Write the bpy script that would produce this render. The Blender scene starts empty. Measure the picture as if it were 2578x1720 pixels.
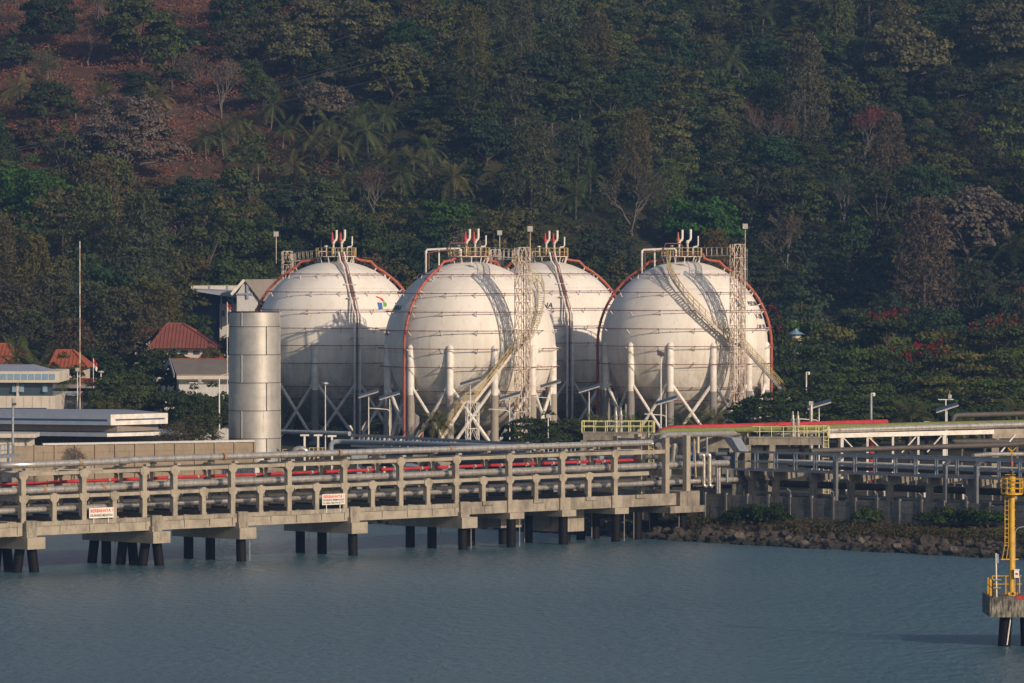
import bpy, math, random
import numpy as np
from mathutils import Vector, Matrix, noise
R = math.radians
V = Vector
random.seed(7)
rng = np.random.default_rng(11)
scene = bpy.context.scene
COL = scene.collection

# ------------------------------------------------------------------ camera
F = 14300.0                       # focal length in photo pixels (2578 wide)
H = 25.5                          # eye height over the water
TH = math.atan(215.0 / F)
def ray(px, py):
    u = (px - 1289.0) / F; v = -(py - 860.0) / F
    return V((u, math.cos(TH) + v * math.sin(TH), -math.sin(TH) + v * math.cos(TH)))
def P(px, py, Y):
    d = ray(px, py); return V((0, 0, H)) + d * (Y / d.y)
def G(px, py, z):
    d = ray(px, py); return V((0, 0, H)) + d * ((z - H) / d.z)
def XX(px, Y): return (px - 1289.0) / F * Y
def ZZ(py, Y): return P(1289, py, Y).z

cam_d = bpy.data.cameras.new('camera'); cam = bpy.data.objects.new('camera', cam_d)
COL.objects.link(cam); scene.camera = cam
cam.location = (0, 0, H); cam.rotation_euler = (R(90) - TH, 0, 0)
cam_d.sensor_width = 36.0; cam_d.lens = F / 2578.0 * 36.0
cam_d.clip_start = 1.0; cam_d.clip_end = 6000.0

# ------------------------------------------------------------------ light
SUN_AZ, SUN_EL = R(42.5), R(22.5)     # sun to the right, behind the camera
S = V((math.sin(SUN_AZ) * math.cos(SUN_EL), -math.cos(SUN_AZ) * math.cos(SUN_EL), math.sin(SUN_EL)))
sl = bpy.data.lights.new('sun', 'SUN'); so = bpy.data.objects.new('sun', sl); COL.objects.link(so)
sl.energy = 4.0; sl.angle = R(0.5); sl.color = (1.0, 0.80, 0.60)
so.rotation_euler = S.to_track_quat('Z', 'Y').to_euler()
w = bpy.data.worlds.new('World'); scene.world = w; w.use_nodes = True
nt = w.node_tree; bg = nt.nodes['Background']; sky = nt.nodes.new('ShaderNodeTexSky')
sky.sky_type = 'NISHITA'; sky.sun_disc = False; sky.sun_elevation = SUN_EL
sky.sun_rotation = math.atan2(S.x, S.y); sky.air_density = 1.0; sky.dust_density = 1.5
nt.links.new(sky.outputs[0], bg.inputs[0]); bg.inputs[1].default_value = 0.085
scene.view_settings.view_transform = 'Standard'; scene.view_settings.look = 'None'
scene.view_settings.exposure = 0.15; scene.view_settings.gamma = 1.0
scene.render.engine = 'CYCLES'
scene.cycles.max_bounces = 5; scene.cycles.diffuse_bounces = 2; scene.cycles.glossy_bounces = 3
scene.cycles.transmission_bounces = 3; scene.cycles.transparent_max_bounces = 4; scene.cycles.volume_bounces = 0

# ------------------------------------------------------------------ mesh builder
class MB:
    def __init__(s): s.v = []; s.f = []; s.mi = []; s.m = 0
    def add(s, vs, fs):
        o = len(s.v); s.v.extend([tuple(x) for x in vs])
        for f in fs: s.f.append(tuple(i + o for i in f)); s.mi.append(s.m)
    def hexa(s, b, t):
        s.add(list(b) + list(t), [(3, 2, 1, 0), (4, 5, 6, 7), (0, 1, 5, 4), (1, 2, 6, 5), (2, 3, 7, 6), (3, 0, 4, 7)])
    def box(s, x0, x1, y0, y1, z0, z1):
        s.hexa([(x0, y0, z0), (x1, y0, z0), (x1, y1, z0), (x0, y1, z0)], [(x0, y0, z1), (x1, y0, z1), (x1, y1, z1), (x0, y1, z1)])
    def fbox(s, fr, a0, a1, b0, b1, z0, z1):
        s.hexa([fr(a0, b0, z0), fr(a1, b0, z0), fr(a1, b1, z0), fr(a0, b1, z0)], [fr(a0, b0, z1), fr(a1, b0, z1), fr(a1, b1, z1), fr(a0, b1, z1)])
    def prism(s, fr, poly, b0, b1):
        """poly in the (a, z) plane of the frame, run from b0 to b1"""
        n = len(poly); vs = [fr(a, b0, z) for a, z in poly] + [fr(a, b1, z) for a, z in poly]
        fs = [tuple(range(n)), tuple(range(2 * n - 1, n - 1, -1))]
        fs += [(i, i + n, (i + 1) % n + n, (i + 1) % n) for i in range(n)]
        s.add(vs, fs)
    def bar(s, p, q, w, h=None, up=V((0, 0, 1))):
        p, q = V(p), V(q); h = h or w; d = (q - p)
        if d.length < 1e-6: return
        d.normalize(); x = d.cross(up)
        if x.length < 1e-4: x = d.cross(V((0, 1, 0)))
        x.normalize(); z = x.cross(d); x = x * w / 2; z = z * h / 2
        s.hexa([p - x - z, p + x - z, p + x + z, p - x + z], [q - x - z, q + x - z, q + x + z, q - x + z])
    def tube(s, pts, r, n=8, closed=False, cap=True):
        pts = [V(p) for p in pts]; k = len(pts); rs = r if isinstance(r, (list, tuple)) else [r] * k
        tang = []
        for i in range(k):
            a = pts[i - 1] if (i > 0 or closed) else pts[i]; b = pts[(i + 1) % k] if (i < k - 1 or closed) else pts[i]
            tang.append((b - a).normalized())
        t = tang[0]; x = t.cross(V((0, 0, 1)))
        if x.length < 1e-3: x = t.cross(V((0, 1, 0)))
        x.normalize(); vs = []
        for i in range(k):
            t = tang[i]; x = (x - t * x.dot(t)).normalized(); y = t.cross(x)
            g = 1.0
            if 0 < i < k - 1 or closed:
                c = tang[i].dot((pts[(i + 1) % k] - pts[i]).normalized()); g = 1.0 / max(c, 0.5)
            for j in range(n):
                a = 2 * math.pi * j / n
                vs.append(pts[i] + (x * math.cos(a) + y * math.sin(a)) * rs[i] * (1 + (g - 1) * .5))
        fs = []
        for i in range(k if closed else k - 1):
            for j in range(n):
                a, b = i * n + j, i * n + (j + 1) % n; c, d = ((i + 1) % k) * n + (j + 1) % n, ((i + 1) % k) * n + j
                fs.append((a, d, c, b))
        if not closed and cap:
            fs.append(tuple(range(n))); fs.append(tuple(range(k * n - 1, (k - 1) * n - 1, -1)))
        s.add(vs, fs)
    def lathe(s, prof, c, n=24, a0=0.0, a1=2 * math.pi):
        c = V(c); full = abs(a1 - a0 - 2 * math.pi) < 1e-6; m = n if full else n + 1
        vs = []
        for r, z in prof:
            for j in range(m):
                a = a0 + (a1 - a0) * j / n
                vs.append((c.x + r * math.sin(a), c.y - r * math.cos(a), c.z + z))
        fs = []
        for i in range(len(prof) - 1):
            for j in range(n):
                a, b = i * m + j, i * m + (j + 1) % m
                fs.append((a, b, b + m, a + m))
        s.add(vs, fs)
    def quad(s, a, b, c, d): s.add([a, b, c, d], [(0, 1, 2, 3)])

def tag(o, label=None, cat=None, group=None, kind=None):
    if label: o['label'] = label
    if cat: o['category'] = cat
    if group: o['group'] = group
    if kind: o['kind'] = kind
    return o
def build(mb, name, mats, parent=None, smooth=False):
    me = bpy.data.meshes.new(name); me.from_pydata(mb.v, [], mb.f)
    mats = mats if isinstance(mats, (list, tuple)) else [mats]
    for m in mats: me.materials.append(m)
    if len(mats) > 1: me.polygons.foreach_set('material_index', mb.mi)
    if smooth:
        me.polygons.foreach_set('use_smooth', [True] * len(me.polygons))
        if smooth != 'all': me.set_sharp_from_angle(angle=R(38))
    me.update()
    o = bpy.data.objects.new(name, me); COL.objects.link(o)
    if parent is not None: adopt(o, parent)
    return o
ORIG = {}
def adopt(o, parent):
    o.parent = parent
    loc = ORIG.get(parent.name)
    if loc is not None: o.matrix_parent_inverse = Matrix.Translation(-loc)
def thing(name, label, cat, loc, group=None):
    o = bpy.data.objects.new(name, None); COL.objects.link(o); o.location = loc; o.empty_display_size = .5
    ORIG[o.name] = V(loc); tag(o, label, cat, group); return o
def copy_thing(o, loc, rz=0.0, sc=1.0, label=None, group=None, color=None, scz=None):
    r = o.copy(); COL.objects.link(r); r.location = loc; r.rotation_euler = (0, 0, rz); r.scale = (sc, sc, scz or sc)
    if label: r['label'] = label
    if group: r['group'] = group
    for ch in o.children:
        c = ch.copy(); COL.objects.link(c); c.parent = r
        if color: c.color = color
        for g in ch.children:
            d = g.copy(); COL.objects.link(d); d.parent = c
    return r

# ------------------------------------------------------------------ materials
def nodes(name):
    m = bpy.data.materials.new(name); m.use_nodes = True; n = m.node_tree
    b = n.nodes['Principled BSDF']; return m, n, b
def N(n, t, **kw):
    x = n.nodes.new(t)
    for k, v in kw.items():
        if k in x.inputs: x.inputs[k].default_value = v
        else: setattr(x, k, v)
    return x
def ramp(n, src, stops):
    r = n.nodes.new('ShaderNodeValToRGB'); e = r.color_ramp.elements
    while len(e) < len(stops): e.new(0.5)
    for i, (p, c) in enumerate(stops): e[i].position = p; e[i].color = (*c, 1) if len(c) == 3 else c
    n.links.new(src, r.inputs[0]); return r.outputs[0]
def coords(n, scale=(1, 1, 1), kind='Object'):
    t = n.nodes.new('ShaderNodeTexCoord'); mp = n.nodes.new('ShaderNodeMapping'); mp.inputs['Scale'].default_value = scale
    n.links.new(t.outputs[kind], mp.inputs[0]); return mp.outputs[0]
def mix(n, fac, a, b, mode='MIX'):
    x = n.nodes.new('ShaderNodeMix'); x.data_type = 'RGBA'; x.blend_type = mode
    for sock, val in ((x.inputs[0], fac), (x.inputs[6], a), (x.inputs[7], b)):
        if hasattr(val, 'is_output'): n.links.new(val, sock)
        elif isinstance(val, (int, float)): sock.default_value = val
        else: sock.default_value = (*val, 1) if len(val) == 3 else val
    return x.outputs[2]
def noise_tex(n, co, scale, detail=4, rough=.6, dist=0.0):
    x = N(n, 'ShaderNodeTexNoise', Scale=scale, Detail=detail, Roughness=rough, Distortion=dist); n.links.new(co, x.inputs['Vector']); return x.outputs[0]

def simple(name, c1, c2=None, rough=.6, metal=0.0, scale=1.2, stretch=(1, 1, 1), bump=0.0, spec=.35):
    """paint, steel, plastic: a base colour worn towards a second one by noise"""
    m, n, b = nodes(name); c2 = c2 or tuple(x * .72 for x in c1)
    co = coords(n, stretch)
    f = ramp(n, noise_tex(n, co, scale, 6, .65), [(.38, (0, 0, 0)), (.68, (1, 1, 1))])
    n.links.new(mix(n, f, c1, c2), b.inputs['Base Color'])
    b.inputs['Roughness'].default_value = rough; b.inputs['Metallic'].default_value = metal; b.inputs['Specular IOR Level'].default_value = spec
    if bump:
        bp = N(n, 'ShaderNodeBump', Strength=bump, Distance=.05); n.links.new(noise_tex(n, co, scale * 6, 4), bp.inputs['Height']); n.links.new(bp.outputs[0], b.inputs['Normal'])
    return m
def stained(name, base, dirt, streak, rough=.8, sc=.5, amount=(.45, .75), streak_amt=(.55, .8), bump=.3):
    """concrete or painted steel with blotches and vertical run marks"""
    m, n, b = nodes(name)
    f1 = ramp(n, noise_tex(n, coords(n), sc, 8, .62), [(amount[0], (0, 0, 0)), (amount[1], (1, 1, 1))])
    f2 = ramp(n, noise_tex(n, coords(n, (1, 1, .16)), sc * 9, 6, .68), [(streak_amt[0], (0, 0, 0)), (streak_amt[1], (1, 1, 1))])
    c = mix(n, f1, base, dirt); c = mix(n, f2, c, streak)
    f3 = noise_tex(n, coords(n), 9, 5, .7); c = mix(n, .35, c, ramp(n, f3, [(.3, (.35, .35, .35)), (.7, (1, 1, 1))]), 'MULTIPLY')
    n.links.new(c, b.inputs['Base Color']); b.inputs['Roughness'].default_value = rough; b.inputs['Specular IOR Level'].default_value = .3
    if bump:
        bp = N(n, 'ShaderNodeBump', Strength=bump, Distance=.03); n.links.new(f3, bp.inputs['Height']); n.links.new(bp.outputs[0], b.inputs['Normal'])
    return m
def jacket(name, col, rough=.3, band=.45):
    """aluminium jacketing over pipe insulation, with lap bands"""
    m, n, b = nodes(name); co = coords(n)
    f = ramp(n, noise_tex(n, co, 2.2, 6, .7), [(.4, (0, 0, 0)), (.7, (1, 1, 1))])
    c = mix(n, f, col, tuple(x * .6 for x in col))
    wv = N(n, 'ShaderNodeTexWave', Scale=band, Distortion=0.3, Detail=1.0); wv.bands_direction = 'X'; n.links.new(co, wv.inputs[0])
    g = ramp(n, wv.outputs[1], [(.0, (.72, .7, .68)), (.05, (1, 1, 1))])
    n.links.new(mix(n, .8, c, g, 'MULTIPLY'), b.inputs['Base Color'])
    b.inputs['Metallic'].default_value = .6; b.inputs['Roughness'].default_value = rough
    bp = N(n, 'ShaderNodeBump', Strength=.25, Distance=.03); n.links.new(noise_tex(n, co, 3.0, 3), bp.inputs['Height']); n.links.new(bp.outputs[0], b.inputs['Normal'])
    return m

M = {}
def tank_white():
    m, n, b = nodes('tank_white'); 
    g = n.nodes.new('ShaderNodeTexCoord'); obj = g.outputs['Object']
    big = ramp(n, noise_tex(n, coords(n, (1, 1, .35)), .22, 7, .65), [(.42, (0, 0, 0)), (.78, (1, 1, 1))])
    run = ramp(n, noise_tex(n, coords(n, (1, 1, .07)), 1.3, 7, .7), [(.46, (0, 0, 0)), (.70, (1, 1, 1))])
    spot = ramp(n, noise_tex(n, coords(n, (1, 1, .5)), 1.7, 8, .8), [(.60, (0, 0, 0)), (.70, (1, 1, 1))])
    c = mix(n, big, (.775, .73, .67), (.575, .53, .455)); 
    # grime gathers on the lower half of the shell
    sx = n.nodes.new('ShaderNodeSeparateXYZ'); n.links.new(obj, sx.inputs[0])
    mr = N(n, 'ShaderNodeMapRange'); mr.inputs[1].default_value = 17.5; mr.inputs[2].default_value = 8.0; mr.inputs[3].default_value = 0.05; mr.inputs[4].default_value = 1.0
    n.links.new(sx.outputs[2], mr.inputs[0])
    ml = N(n, 'ShaderNodeMath', operation='MULTIPLY'); n.links.new(run, ml.inputs[0]); n.links.new(mr.outputs[0], ml.inputs[1])
    c = mix(n, ml.outputs[0], c, (.40, .335, .22))
    ml2 = N(n, 'ShaderNodeMath', operation='MULTIPLY'); n.links.new(spot, ml2.inputs[0]); ml2.inputs[1].default_value = .42
    c = mix(n, ml2.outputs[0], c, (.25, .24, .21))
    rust = ramp(n, noise_tex(n, coords(n, (1, 1, .045)), 2.1, 5, .6), [(.60, (0, 0, 0)), (.74, (1, 1, 1))])
    ml3 = N(n, 'ShaderNodeMath', operation='MULTIPLY'); n.links.new(rust, ml3.inputs[0]); ml3.inputs[1].default_value = .45
    c = mix(n, ml3.outputs[0], c, (.46, .34, .20))
    # weld seams: latitude bands every 2.4 m
    wv = N(n, 'ShaderNodeTexWave', Scale=.131); wv.bands_direction = 'Z'; n.links.new(obj, wv.inputs[0])
    c = mix(n, .22, c, ramp(n, wv.outputs[1], [(.0, (.55, .52, .48)), (.015, (1, 1, 1))]), 'MULTIPLY')
    n.links.new(c, b.inputs['Base Color']); b.inputs['Roughness'].default_value = .5; b.inputs['Specular IOR Level'].default_value = .35
    return m
M['shell'] = tank_white()
M['white'] = simple('white_paint', (.74, .71, .67), (.55, .50, .43), .5)
M['whitedirty'] = simple('worn_white_paint', (.66, .62, .57), (.42, .33, .24), .6, scale=2.5)
M['ladder'] = simple('rusting_white_steel', (.62, .56, .49), (.34, .20, .12), .6, scale=1.7)
M['concrete'] = stained('concrete', (.37, .325, .255), (.235, .205, .165), (.13, .113, .09), amount=(.45, .68), streak_amt=(.56, .8), sc=.7)
M['concrete_dirty'] = stained('dirty_concrete', (.35, .31, .25), (.20, .175, .14), (.085, .073, .06), amount=(.42, .62), streak_amt=(.5, .75))
M['concrete_dark'] = stained('weathered_concrete', (.20, .19, .175), (.11, .105, .10), (.05, .048, .045), amount=(.4, .65), streak_amt=(.5, .7))
M['concrete_black'] = stained('black_stained_concrete', (.33, .30, .25), (.13, .12, .105), (.022, .021, .02), amount=(.42, .6), streak_amt=(.42, .6), sc=.9)
M['deck_dark'] = stained('dark_brown_deck', (.07, .062, .052), (.04, .035, .03), (.12, .095, .07), amount=(.4, .65), streak_amt=(.6, .75))  # dark brown tone with paler streaks for slabs and sleepers
M['fireproof'] = stained('fireproofing', (.27, .255, .24), (.21, .195, .18), (.13, .12, .11), streak_amt=(.6, .85))
M['fireproof_lt'] = stained('fireproofing_pale', (.36, .32, .27), (.28, .25, .21), (.18, .15, .12), streak_amt=(.6, .85))
M['orange'] = simple('orange_red_paint', (.40, .10, .06), (.27, .065, .045), .5, scale=2)
M['redline'] = simple('red_oxide_paint', (.25, .085, .07), (.16, .065, .058), .6, scale=3)
M['red'] = simple('signal_red', (.46, .035, .04), (.28, .024, .026), .45, scale=1.6)
M['yellow'] = simple('yellow_rail', (.47, .37, .15), (.36, .26, .12), .5, scale=2.5)
M['paleyellow'] = simple('pale_yellow_rail', (.66, .64, .30), (.5, .46, .24), .5, scale=2.5)
M['beacon'] = simple('beacon_yellow', (.62, .36, .025), (.40, .23, .04), .5, scale=2.2)
M['jacket'] = jacket('aluminium_jacket', (.60, .56, .51))
M['jacket_d'] = jacket('dull_jacket', (.30, .29, .28), .5)
M['galv'] = simple('galvanised_steel', (.30, .33, .36), (.20, .22, .25), .5, metal=.35, scale=2)
M['galv_dark'] = simple('dark_galvanised', (.12, .14, .16), (.07, .08, .09), .6, metal=.2, scale=2)
M['pipe_dark'] = simple('dark_pipe', (.045, .043, .042), (.08, .07, .06), .6, scale=2)
M['pipe_brown'] = simple('brown_grey_pipe', (.085, .075, .065), (.055, .048, .042), .6, scale=2)
M['pipe_blue'] = simple('grey_blue_pipe', (.30, .34, .38), (.20, .23, .26), .5, scale=2)
M['green'] = simple('green_paint', (.17, .185, .05), (.12, .13, .04), .5, scale=2)
M['black'] = simple('black_sleeve', (.005, .005, .005), (.012, .009, .007), .55, scale=3, stretch=(1, 1, 4), bump=.4, spec=.1)
M['rust'] = simple('rust', (.24, .125, .06), (.30, .24, .16), .8, scale=5)
M['lamp'] = simple('lamp_metal', (.55, .52, .48), None, .4, metal=.4)
M['panel'] = simple('solar_panel', (.028, .032, .042), (.04, .045, .055), .3, spec=.5)
M['steel_dark'] = simple('dark_steel', (.05, .05, .055), (.10, .08, .07), .6)
M['letter'] = simple('black_lettering', (.02, .02, .022), (.04, .04, .04), .5)
M['letter_red'] = simple('red_lettering', (.62, .03, .03), (.55, .04, .04), .5)
M['letter_blue'] = simple('blue_mark', (.03, .12, .34), (.05, .16, .38), .5)
M['letter_green'] = simple('green_mark', (.12, .36, .06), (.16, .38, .10), .5)
M['duct'] = simple('grey_duct', (.15, .165, .18), (.11, .12, .13), .6, scale=2)
M['sign'] = simple('sign_white', (.72, .69, .64), (.6, .55, .48), .5)
# ------------------------------------------------------------------ terrain and water
SHORE = [(-600, 900), (-120, 648), (-43, 570), (-3, 532), (17, 506), (41, 479), (140, 372), (600, -60)]
def shore_y(x):
    for (x0, y0), (x1, y1) in zip(SHORE, SHORE[1:]):
        if x <= x1: return y0 + (y1 - y0) * (x - x0) / (x1 - x0)
    return SHORE[-1][1]
def ground_h(x, y):
    d = (y - shore_y(x)) * .72
    z = -4.0 + 4.0 * min(1, max(0, (d + 14) / 14)) if d < 0 else min(3.0, d * .17)
    if y > 700:
        foot = 738 + 9 * math.sin(x * .031) + (10 if x > 20 else 0)
        u = max(0.0, y - foot)
        hill = .27 * u + .00010 * u * u
        hill = min(hill, 250 + u * .02)
        nz = noise.fractal(V((x * .013, y * .013, 2.2)), 1.0, 2.0, 4) * min(1, u / 60) * 7
        terr = 0
        if x < -25: terr = min(1, max(0, (y - 655) / 80)) * min(1, (-25 - x) / 20) * 9 * max(0, 1 - u / 60)
        z += hill + nz + terr
    elif x < -25 and d > 30:
        z += min(1, max(0, (y - 655) / 80)) * min(1, (-25 - x) / 20) * 9
    return z
def terrain():
    xs = sorted(set([-900, -700, -500, -400, -320] + list(range(-260, 261, 5)) + [320, 400, 500, 700, 900]))
    ys = list(range(300, 460, 20)) + list(range(460, 1001, 4)) + list(range(1010, 1300, 12)) + [1350, 1450, 1600, 1900, 2300, 2800]
    nx, ny = len(xs), len(ys)
    vs = [(x, y, ground_h(x, y)) for y in ys for x in xs]
    fs = [(j * nx + i, j * nx + i + 1, (j + 1) * nx + i + 1, (j + 1) * nx + i) for j in range(ny - 1) for i in range(nx - 1)]
    mb = MB(); mb.add(vs, fs)
    m, n, b = nodes('earth')
    co = coords(n)
    f = ramp(n, noise_tex(n, co, .06, 8, .65), [(.40, (0, 0, 0)), (.6, (1, 1, 1))])
    g = ramp(n, noise_tex(n, co, .9, 7, .75), [(.3, (.45, .45, .45)), (.7, (1, 1, 1))])
    green = mix(n, f, (.030, .040, .014), (.060, .055, .026))
    # dry red slope high on the west side, grey gravel on the plant flat
    sx = n.nodes.new('ShaderNodeSeparateXYZ'); n.links.new(co, sx.inputs[0])
    mrx = N(n, 'ShaderNodeMapRange'); mrx.inputs[1].default_value = -18; mrx.inputs[2].default_value = -48; n.links.new(sx.outputs[0], mrx.inputs[0])
    mry = N(n, 'ShaderNodeMapRange'); mry.inputs[1].default_value = 835; mry.inputs[2].default_value = 880; n.links.new(sx.outputs[1], mry.inputs[0])
    mm = N(n, 'ShaderNodeMath', operation='MULTIPLY'); n.links.new(mrx.outputs[0], mm.inputs[0]); n.links.new(mry.outputs[0], mm.inputs[1])
    dry = mix(n, f, (.15, .075, .050), (.09, .055, .040))
    c = mix(n, mm.outputs[0], green, dry)
    flat = N(n, 'ShaderNodeMapRange'); flat.inputs[1].default_value = 700; flat.inputs[2].default_value = 690; n.links.new(sx.outputs[1], flat.inputs[0])
    c = mix(n, flat.outputs[0], c, mix(n, f, (.10, .085, .065), (.055, .060, .030)))
    c = mix(n, 1.0, c, g, 'MULTIPLY'); n.links.new(c, b.inputs['Base Color']); b.inputs['Roughness'].default_value = .95
    b.inputs['Specular IOR Level'].default_value = .1
    tag(build(mb, 'ground', m, smooth='all'), kind='structure')
terrain()
def water():
    mb = MB(); mb.add([(-1500, -400, 0), (1500, -400, 0), (1500, 760, 0), (-1500, 760, 0)], [(0, 1, 2, 3)])
    m, n, b = nodes('sea_water')
    co = coords(n)
    big = noise_tex(n, coords(n, (.35, 1, 1)), .035, 5, .55)
    c = ramp(n, big, [(.35, (.046, .102, .130)), (.65, (.060, .118, .148))])
    n.links.new(c, b.inputs['Base Color']); b.inputs['Roughness'].default_value = .28; b.inputs['IOR'].default_value = 1.33
    n1 = noise_tex(n, coords(n, (1, .42, 1)), 1.0, 3, .6, .2); n2 = noise_tex(n, coords(n, (1, .5, 1)), 2.2, 2, .6)
    a = N(n, 'ShaderNodeMath', operation='MULTIPLY'); n.links.new(n2, a.inputs[0]); a.inputs[1].default_value = .16
    s_ = N(n, 'ShaderNodeMath', operation='ADD'); n.links.new(n1, s_.inputs[0]); n.links.new(a.outputs[0], s_.inputs[1])
    pt = ramp(n, noise_tex(n, coords(n, (.5, 1, 1)), .05, 3, .5), [(.3, (.55, .55, .55)), (.7, (1, 1, 1))])
    bp = N(n, 'ShaderNodeBump', Strength=1.0, Distance=.36); n.links.new(s_.outputs[0], bp.inputs['Height']); n.links.new(bp.outputs[0], b.inputs['Normal'])
    tag(build(mb, 'water', m), kind='structure')
water()

# ------------------------------------------------------------------ lettering
def text_geo(s, size, bold=True):
    cu = bpy.data.curves.new('lettering', 'FONT'); cu.body = s; cu.size = size; cu.resolution_u = 2
    if bold: cu.offset = size * .022
    o = bpy.data.objects.new('lettering', cu); COL.objects.link(o)
    dg = bpy.context.evaluated_depsgraph_get(); dg.update()
    me = bpy.data.meshes.new_from_object(o.evaluated_get(dg))
    vs = [v.co.copy() for v in me.vertices]; fs = [tuple(p.vertices) for p in me.polygons]
    bpy.data.objects.remove(o); bpy.data.curves.remove(cu); bpy.data.meshes.remove(me)
    xs = [v.x for v in vs] or [0]
    return vs, fs, max(xs)
def text_on(mb, s, size, fn, x0=0.0, y0=0.0, stretch=1.0):
    vs, fs, wd = text_geo(s, size); mb.add([fn(x0 + v.x * stretch, y0 + v.y) for v in vs], fs); return wd * stretch

# ------------------------------------------------------------------ sphere tanks
ZC, RS = 14.9, 10.0
TANKS = {'A': (XX(846, 688), 688), 'B': (XX(1375, 708), 708), 'C': (XX(1183, 662), 662), 'D': (XX(1723, 681), 681)}
NAME = {'A': 'left rear', 'B': 'right rear', 'C': 'left front', 'D': 'right front'}
def pol(c, a, r, z): return V((c[0] + r * math.sin(a), c[1] - r * math.cos(a), z))
def arc_pts(c, r, z, a0, a1, n): return [pol(c, a0 + (a1 - a0) * i / n, r, z) for i in range(n + 1)]
def on_sphere(c, rad, px, py):
    o = V((0, 0, H)); d = ray(px, py).normalized(); oc = o - V((c[0], c[1], ZC)); b = oc.dot(d); q = b * b - oc.dot(oc) + rad * rad
    if q < 0:
        p = o - d * b; v = p - V((c[0], c[1], ZC)); return V((c[0], c[1], ZC)) + v.normalized() * rad
    return o + d * (-b - math.sqrt(q))

def handrail(mb, pts, off, h=1.05, post=1.1, r=.03, mid=True):
    """rails and stanchions over a polyline shifted by off"""
    q = [V(p) + (off[i] if isinstance(off, list) else V(off)) for i, p in enumerate(pts)]
    for hh in ((h, h * .52) if mid else (h,)): mb.tube([p + V((0, 0, hh)) for p in q], r, 4)
    acc = 0.0
    for i in range(len(q) - 1):
        L = (q[i + 1] - q[i]).length
        while acc <= L:
            p = q[i].lerp(q[i + 1], acc / L); mb.bar(p, p + V((0, 0, h)), r * 2.0); acc += post
        acc -= L
def staircase(parent, pts, offs, width=.8, rail=None, name='staircase'):
    rail = rail or M['yellow']
    L, Rr = [V(p) + o * (width / 2) for p, o in zip(pts, offs)], [V(p) - o * (width / 2) for p, o in zip(pts, offs)]
    st = MB()
    for line in (L, Rr):
        for a, b in zip(line, line[1:]): st.bar(a, b, .05, .26)
    for i in range(len(pts) - 1):
        n = max(1, int(abs(pts[i + 1][2] - pts[i][2]) / .22) or int((V(pts[i + 1]) - V(pts[i])).length / .3))
        for k in range(n):
            t = (k + .5) / n; a, b = L[i].lerp(L[i + 1], t), Rr[i].lerp(Rr[i + 1], t)
            d = (V(pts[i + 1]) - V(pts[i])); d.z = 0; d = d.normalized() * .13 if d.length > 1e-3 else V((.13, 0, 0))
            st.hexa([a - d, b - d, b + d, a + d], [a - d + V((0, 0, .05)), b - d + V((0, 0, .05)), b + d + V((0, 0, .05)), a + d + V((0, 0, .05))])
    s = build(st, name, M['whitedirty'], parent)
    for line in (L, Rr):
        h = MB(); handrail(h, line, V((0, 0, 0)), 1.05, 1.0, .03); build(h, 'handrail', rail, s)
    return s

def lattice(cx, cy, z0, z1, wd, rot, step=1.6, leg=.12, br=.06):
    mb = MB(); cs = [V((cx, cy, 0)) + V((math.cos(rot + R(45 + 90 * k)), math.sin(rot + R(45 + 90 * k)), 0)) * wd * .7071 for k in range(4)]
    for c in cs: mb.bar(c + V((0, 0, z0)), c + V((0, 0, z1)), leg)
    n = max(1, round((z1 - z0) / step)); h = (z1 - z0) / n
    for i in range(n):
        za, zb = z0 + i * h, z0 + (i + 1) * h
        for k in range(4):
            a, b = cs[k], cs[(k + 1) % 4]
            mb.bar(a + V((0, 0, zb)), b + V((0, 0, zb)), br)
            m_ = (a + b) / 2
            mb.bar(a + V((0, 0, za)), m_ + V((0, 0, zb)), br); mb.bar(b + V((0, 0, za)), m_ + V((0, 0, zb)), br)
    return mb, cs

def vents(parent, c, dx, z, style):
    """relief valves with swept-up outlet pipes on the crown of a tank"""
    x0, y0 = c[0] + dx, c[1] - .6
    for k, (ox, hh) in enumerate(((-.55, 3.15), (.45, 3.2))):
        v = MB(); v.lathe([(.11, 0), (.11, .9), (.24, .92), (.24, 1.0), (.13, 1.02), (.13, 1.5), (.22, 1.55), (.2, 1.8), (.1, 1.9)], (x0 + ox, y0, z), 12)
        rv = build(v, 'relief_valve', M['whitedirty'], parent, True)
        t = MB()
        bx = x0 + ox
        t.tube([(bx - .05, y0, z + 1.75), (bx + .15, y0, z + 1.80), (bx + .33, y0, z + 1.98), (bx + .38, y0, z + 2.25), (bx + .38, y0, z + hh)], .15, 10)
        build(t, 'outlet_pipe', M['white'], rv, True)
        b = MB(); b.lathe([(.0, 0), (.2, .02), (.23, .35), (.13, .5), (.11, 1.05), (.02, 1.2)], (bx - .12, y0 - .1, z + 1.7), 10)
        if style != 'D' or k == 0: build(b, 'spring_bonnet', M['red'] if style != 'D' else M['orange'], rv, True)
    t = MB(); t.tube([(x0 + 1.1, y0, z), (x0 + 1.1, y0, z + .9), (x0 + 1.2, y0, z + 1.1), (x0 + 1.6, y0, z + 1.15), (x0 + 1.72, y0, z + 1.35), (x0 + 1.72, y0, z + 2.4)], .09, 8)
    build(t, 'small_outlet_pipe', M['white'], parent, True)
    t = MB(); t.tube([(x0 - 1.4, y0, z - .4), (x0 - 1.4, y0, z + 1.3)], .05, 6); t.box(x0 - 1.62, x0 - 1.2, y0 - .05, y0 + .05, z + 1.15, z + 1.25); t.tube([(x0 - 2.3, y0, z - .2), (x0 - 2.3, y0, z + .55), (x0 - 1.4, y0, z + .55)], .07, 6)
    build(t, 'gauge_pipe', M['white'], parent, True)

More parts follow.
